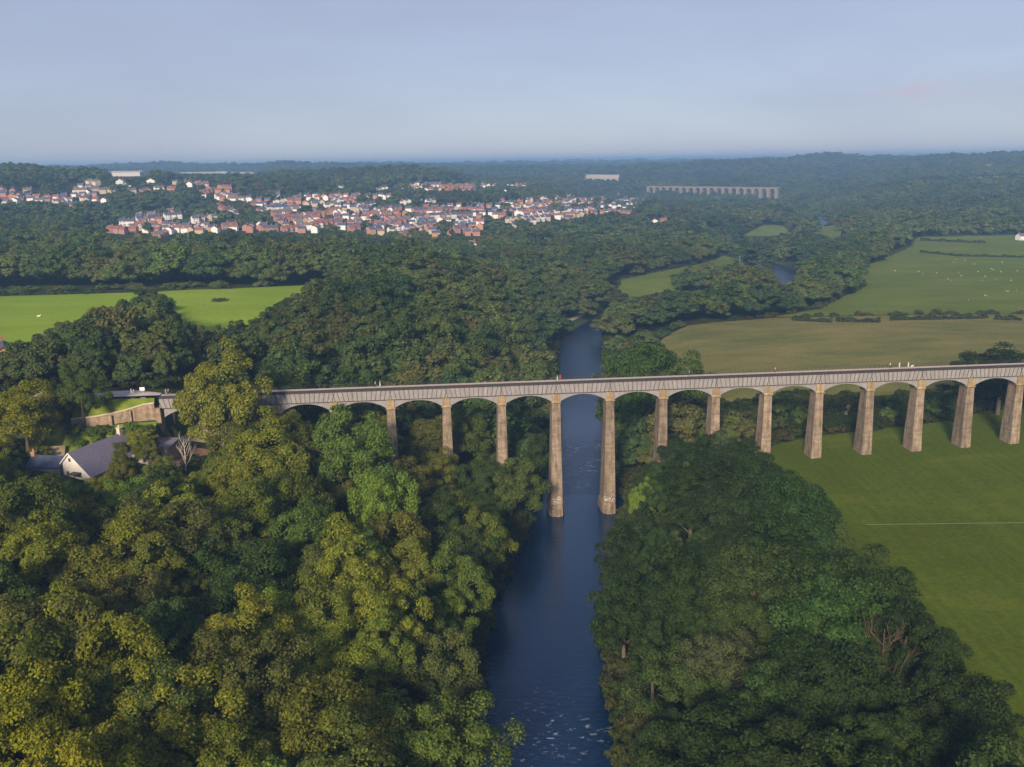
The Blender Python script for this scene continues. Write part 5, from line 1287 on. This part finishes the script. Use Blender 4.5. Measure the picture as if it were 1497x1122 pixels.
def person(x, y, z, rz, shirt, trousers, label, stride=.5, cat='person', scale=1.0):
    v, e, r = figure(stride, .5); o = empty('person', (x, y, z), rz); o.scale = (scale,) * 3
    link('body', skin('body', v, e, r, M_skin), o)
    # clothing follows the same joints, a little fuller
    def sub(keep, grow, nm, col):
        ids = [i for i in range(len(v)) if keep(i)]; mp = {a: b for b, a in enumerate(ids)}
        me = skin(nm, [v[i] for i in ids], [(mp[a], mp[b]) for a, b in e if a in mp and b in mp], [tuple(c + grow for c in (r[i] if isinstance(r[i], tuple) else (r[i],) * 2)) for i in ids], flat(nm + '_cloth', col)); link(nm, me, o)
    arms = set(); legs = set()
    for i, p in enumerate(v):
        if abs(p[0]) > .17 and p[2] > 1.0: arms.add(i)
        if p[2] < .9 and abs(p[0]) < .15: legs.add(i)
    sub(lambda i: i in (0, 1, 2) or i in arms, .018, 'shirt', shirt)
    sub(lambda i: i == 0 or (i in legs and v[i][2] > .07), .02, 'trousers', trousers)
    sh = MB()
    for s in (-1, 1): sh.tube([(s * .098, -s * stride * .30 + .07, .045), (s * .10, -s * stride * .30 - .04, .05), (s * .10, -s * stride * .30 - .17, .035)], [.05, .055, .04], 8)
    sh.build('shoes', M_irondark, o, True)
    hm = skin('hair', [(0, .025, 1.62), (0, .02, 1.70), (0, -.02, 1.745)], [(0, 1), (1, 2)], [(.085, .085), (.085, .09), (.06, .07)], M_hair); link('hair', hm, o)
    fm = MB()
    for s in (-1, 1): fm.box(s * .032 - .012, s * .032 + .012, -.105, -.094, 1.618, 1.632)
    fm.box(-.022, .022, -.104, -.094, 1.545, 1.553, 1); fm.build('face', [M_irondark, flat('lips', (.30, .12, .10))], o)
    tag(o, label, cat, 'walkers on the towpath'); return o
def on_path(px, off=1.2):
    th = AQN; r = ray(px, 560); p0 = AQ0 + AQN * off; k = (p0 @ AQN) / (r[0] * AQN[0] + r[1] * AQN[1]); return r[0] * k, r[1] * k
WH, DK, RD, BL, GY = (.72, .72, .72), (.04, .045, .06), (.55, .05, .10), (.10, .14, .28), (.35, .33, .32)
for px, rz, sh, tr_, lab, off, sc in [
    (548.5, 1.6, WH, DK, 'walker in white top left of a companion above the third arch from the abutment', 1.0, 1.0), (555.5, 1.7, WH, WH, 'walker all in white beside a companion on the left half of the bridge', 1.2, 1.08),
    (815, -1.5, GY, WH, 'walker in grey and white by the left river pier', 1.0, 1.0), (818.8, -1.5, RD, RD, 'walker in a red outfit by the left river pier', 1.3, 1.0),
    (190.5, 1.2, WH, WH, 'walker in white at the left end of the quay path', 3.0, 1.05), (194, 1.4, WH, GY, 'walker in pale clothes right of another at the quay', 2.0, 1.0),
    (241, -1.6, WH, GY, 'left one of two walkers where the quay meets the bridge', 1.0, 1.0), (244.8, -1.5, (.6, .55, .45), DK, 'right one of two walkers where the quay meets the bridge', 1.3, 1.0),
    (1007, 1.5, (.5, .2, .15), DK, 'lone walker in a reddish top right of the river', 1.1, .95), (1132, -1.5, (.6, .45, .3), DK, 'lone walker in a tan top half way along the right part', 1.1, .95),
    (1299, 1.6, WH, DK, 'walker in white top and dark trousers, leftmost of the three on the right', 1.0, 1.05), (1312.5, 1.6, WH, WH, 'walker in white, middle of the three on the right', 1.1, 1.1), (1325.5, 1.5, WH, WH, 'walker in white beside a pale dog on the right', 1.1, 1.1)]:
    x, y = on_path(px, off); person(x, y, 41.09 if px > 250 else 41.13, rz, sh, tr_, lab, .5, 'person', sc)
def beast(name, sc, m, mh, legs=.35):
    v = [(0, 0, .55)]; e = []; r = [(.17, .19)]
    def add(p, rad, par): v.append(p); r.append(rad); e.append((par, len(v) - 1)); return len(v) - 1
    c = add((.32, 0, .56), (.17, .19), 0); h = add((-.34, 0, .56), (.16, .17), 0); n_ = add((.50, 0, .72), .10, c); hd = add((.60, 0, .82), .085, n_); add((.76, 0, .77), .05, hd)
    for s in (-1, 1): add((.57, s * .10, .88), .025, hd)
    add((-.55, 0, .50), .035, h)
    for s in (-1, 1):
        a = add((.34, s * .11, .36), .06, c); b = add((.33, s * .11, .18), .032, a); add((.35, s * .11, .02), .03, b)
        a = add((-.36, s * .11, .38), .075, h); b = add((-.42, s * .11, .20), .035, a); add((-.39, s * .11, .02), .03, b)
    return skin(name, v, e, r, m)
M_wool = flat('wool', (.62, .59, .52)); M_white = flat('white_coat', (.66, .63, .58))
x, y = on_path(1331, 1.0); e = link('dog', beast('dog', 1, M_white, M_white)); e.location = (x, y, 41.09); e.rotation_euler = (0, 0, .3); e.scale = (.9,) * 3
tag(e, 'pale dog walking beside the rightmost walker on the bridge', 'dog')
sm = beast('sheep', 1, M_wool, M_wool)
SHEEP = [(1343, 399), (1349, 402), (1369, 401), (1394, 385), (1398, 381), (1410, 382), (1386, 410), (1391, 412), (1405, 405), (1436, 413), (1440, 406), (1449, 395), (1452, 396), (1463, 399), (1487, 398), (1440, 434), (1443, 435), (1470, 427), (1473, 428), (1486, 426), (1308, 398), (1416, 441), (1430, 399), (1456, 410), (1478, 412), (1402, 400), (1424, 388), (1465, 385)]
SHEEP.sort()
for i, (px, py) in enumerate(SHEEP):
    x, y = at(px, py); e = link('sheep', sm); e.location = (x, y, hz(x, y) + .55); e.rotation_euler = (0, 0, i * 2.1); e.scale = (.8,) * 3
    tag(e, f'white sheep grazing in the far pasture, {nth(i + 1)} from left', 'sheep', 'sheep in the pasture')
x, y = at(57, 466); e = link('sheep', sm); e.location = (x, y, hz(x, y) + .4); e.scale = (1.5,) * 3; tag(e, 'single white sheep in the bright left pasture', 'sheep')
x, y = atz(212, 577, 41.1)
sg = empty('information_board', (*aq(-119.5, 4), 41.1), TH); tag(sg, 'small white board on two posts at the end of the quay path', 'board')
m = MB(); m.box(-.7, .7, -.04, .04, .7, 1.7); m.build('panel', M_frame, sg)
for s in (-.6, .6): m = MB(); m.box(s - .05, s + .05, .041, .12, -.2, 1.75); m.build('post', M_irondark, sg)

# poles
M_pole = noisy('weathered_pole', (.30, .28, .26), (.42, .40, .38), 1, .9)
def pole(px, pyb, y, h, label, arms=1, nm='telegraph_pole', m_=None):
    r = ray(px, pyb); x = r[0] / r[1] * y; e = empty(nm, (x, y, hz(x, y))); m = MB(); m.tube([(0, 0, -1), (0, 0, h)], [.2, .13], 7); m.build('post', m_ or M_pole, e)
    m = MB()
    for k in range(arms): m.box(-1.1, 1.1, -.07, .07, h - .5 - k * .7, h - .36 - k * .7)
    m.build('crossarm', m_ or M_pole, e); tag(e, label, 'pole')
x, y = at(997, 417); pole(997, 417, y, 11, 'slim pale pole standing in the green field at the river bend')
x, y = at(1081, 390); pole(1081, 390, y, 9, 'dark slender pole at the far end of the river bend field')
x, y = at(272, 384); pole(271, 375, 640, 30, 'tall pale mast rising from the trees beyond the left pasture', 2, 'mast'); pole(278, 375, 640, 26, 'shorter pale mast right of the tall one beyond the pasture', 1, 'mast')

# ------------------------------------------------------------------ air, sky, sun, render settings
hb = MB(); hb.box(-13000, 13000, -3600, 13500, -9, 138)
hm, nt, ns, ln = mat('haze_air'); pv_ = N(ns, 'ShaderNodeVolumePrincipled'); pv_.inputs['Color'].default_value = (.34, .60, 1.0, 1); pv_.inputs['Density'].default_value = HAZE = .00023; pv_.inputs['Anisotropy'].default_value = .1
o_ = N(ns, 'ShaderNodeOutputMaterial'); ln.new(pv_.outputs[0], o_.inputs['Volume'])
hz_o = hb.build('haze', hm); tag(hz_o, 'pale blue evening haze over the valley', 'haze', kind='stuff')

SUN_EL, SUN_AZ = math.radians(25), math.radians(180 + 16)      # behind the camera, to its left
sd = Vector((math.sin(SUN_AZ) * math.cos(SUN_EL), math.cos(SUN_AZ) * math.cos(SUN_EL), math.sin(SUN_EL)))
sl_ = bpy.data.lights.new('sun', 'SUN'); sl_.energy = 4.6; sl_.angle = math.radians(11); sl_.color = (1, .83, .60)
so = bpy.data.objects.new('sun', sl_); COL.objects.link(so); so.rotation_euler = sd.to_track_quat('Z', 'Y').to_euler(); so.location = (0, -100, 300)
wo = bpy.data.worlds.new('World'); scene.world = wo; wo.use_nodes = True
wn, wl_ = wo.node_tree.nodes, wo.node_tree.links; wn.clear()
sky = N(wn, 'ShaderNodeTexSky', sky_type='NISHITA', sun_disc=False); sky.sun_elevation = SUN_EL; sky.sun_rotation = SUN_AZ; sky.air_density = 1.0; sky.dust_density = .2; sky.ozone_density = 4.0; sky.altitude = 100
# thin high cloud: it greys the blue a little and unevenly
hsv = N(wn, 'ShaderNodeHueSaturation', Saturation=.7, Value=1.0); wl_.new(sky.outputs[0], hsv.inputs['Color'])
tc = N(wn, 'ShaderNodeTexCoord'); mp = N(wn, 'ShaderNodeMapping'); mp.inputs['Scale'].default_value = (1, 1, 4.5); wl_.new(tc.outputs['Generated'], mp.inputs[0])
cn = N(wn, 'ShaderNodeTexNoise', Scale=2.2, Detail=5.0, Roughness=.55); wl_.new(mp.outputs[0], cn.inputs['Vector'])
mr = N(wn, 'ShaderNodeMapRange'); mr.inputs['From Min'].default_value = .3; mr.inputs['From Max'].default_value = .7; mr.inputs['To Min'].default_value = .58; mr.inputs['To Max'].default_value = .76; wl_.new(cn.outputs['Fac'], mr.inputs['Value'])
vm = N(wn, 'ShaderNodeMix', data_type='RGBA'); wl_.new(mr.outputs[0], vm.inputs[0]); wl_.new(hsv.outputs[0], vm.inputs[6]); vm.inputs[7].default_value = (2.85, 3.05, 4.45, 1)
# one faint pink streak of cloud, low on the right
c3 = ray(1375, 133); c3 = Vector(c3).normalized()
vs_ = N(wn, 'ShaderNodeVectorMath', operation='SUBTRACT'); wl_.new(tc.outputs['Generated'], vs_.inputs[0]); vs_.inputs[1].default_value = c3
m3 = N(wn, 'ShaderNodeMapping'); m3.inputs['Scale'].default_value = (13, 13, 62); wl_.new(vs_.outputs[0], m3.inputs[0])
n3 = N(wn, 'ShaderNodeTexNoise', Scale=26.0, Detail=5.0); mq = N(wn, 'ShaderNodeMapping'); mq.inputs['Scale'].default_value = (1, 1, 4); wl_.new(tc.outputs['Generated'], mq.inputs[0]); wl_.new(mq.outputs[0], n3.inputs['Vector'])
le = N(wn, 'ShaderNodeVectorMath', operation='LENGTH'); wl_.new(m3.outputs[0], le.inputs[0])
f3 = N(wn, 'ShaderNodeMapRange', interpolation_type='SMOOTHSTEP'); f3.inputs['From Min'].default_value = 1.2; f3.inputs['From Max'].default_value = .1; wl_.new(le.outputs['Value'], f3.inputs['Value'])
g3 = N(wn, 'ShaderNodeMapRange'); g3.inputs['From Min'].default_value = .4; g3.inputs['From Max'].default_value = .7; g3.inputs['To Max'].default_value = .5; wl_.new(n3.outputs['Fac'], g3.inputs['Value'])
h3 = N(wn, 'ShaderNodeMath', operation='MULTIPLY'); wl_.new(f3.outputs[0], h3.inputs[0]); wl_.new(g3.outputs[0], h3.inputs[1])
v3 = N(wn, 'ShaderNodeMix', data_type='RGBA'); wl_.new(h3.outputs[0], v3.inputs[0]); wl_.new(vm.outputs[2], v3.inputs[6]); v3.inputs[7].default_value = (5.2, 3.9, 4.9, 1)
bg = N(wn, 'ShaderNodeBackground', Strength=.094); wl_.new(v3.outputs[2], bg.inputs[0])
ow = N(wn, 'ShaderNodeOutputWorld'); wl_.new(bg.outputs[0], ow.inputs[0])
scene.view_settings.view_transform = 'Standard'; scene.view_settings.look = 'None'; scene.view_settings.exposure = .40; scene.view_settings.gamma = 1
cy = scene.cycles; cy.use_denoising = True; cy.denoiser = 'OPENIMAGEDENOISE'; cy.max_bounces = 5; cy.diffuse_bounces = 2; cy.glossy_bounces = 2; cy.transmission_bounces = 2; cy.volume_bounces = 1; cy.transparent_max_bounces = 4
cy.use_adaptive_sampling = True; cy.adaptive_threshold = .02
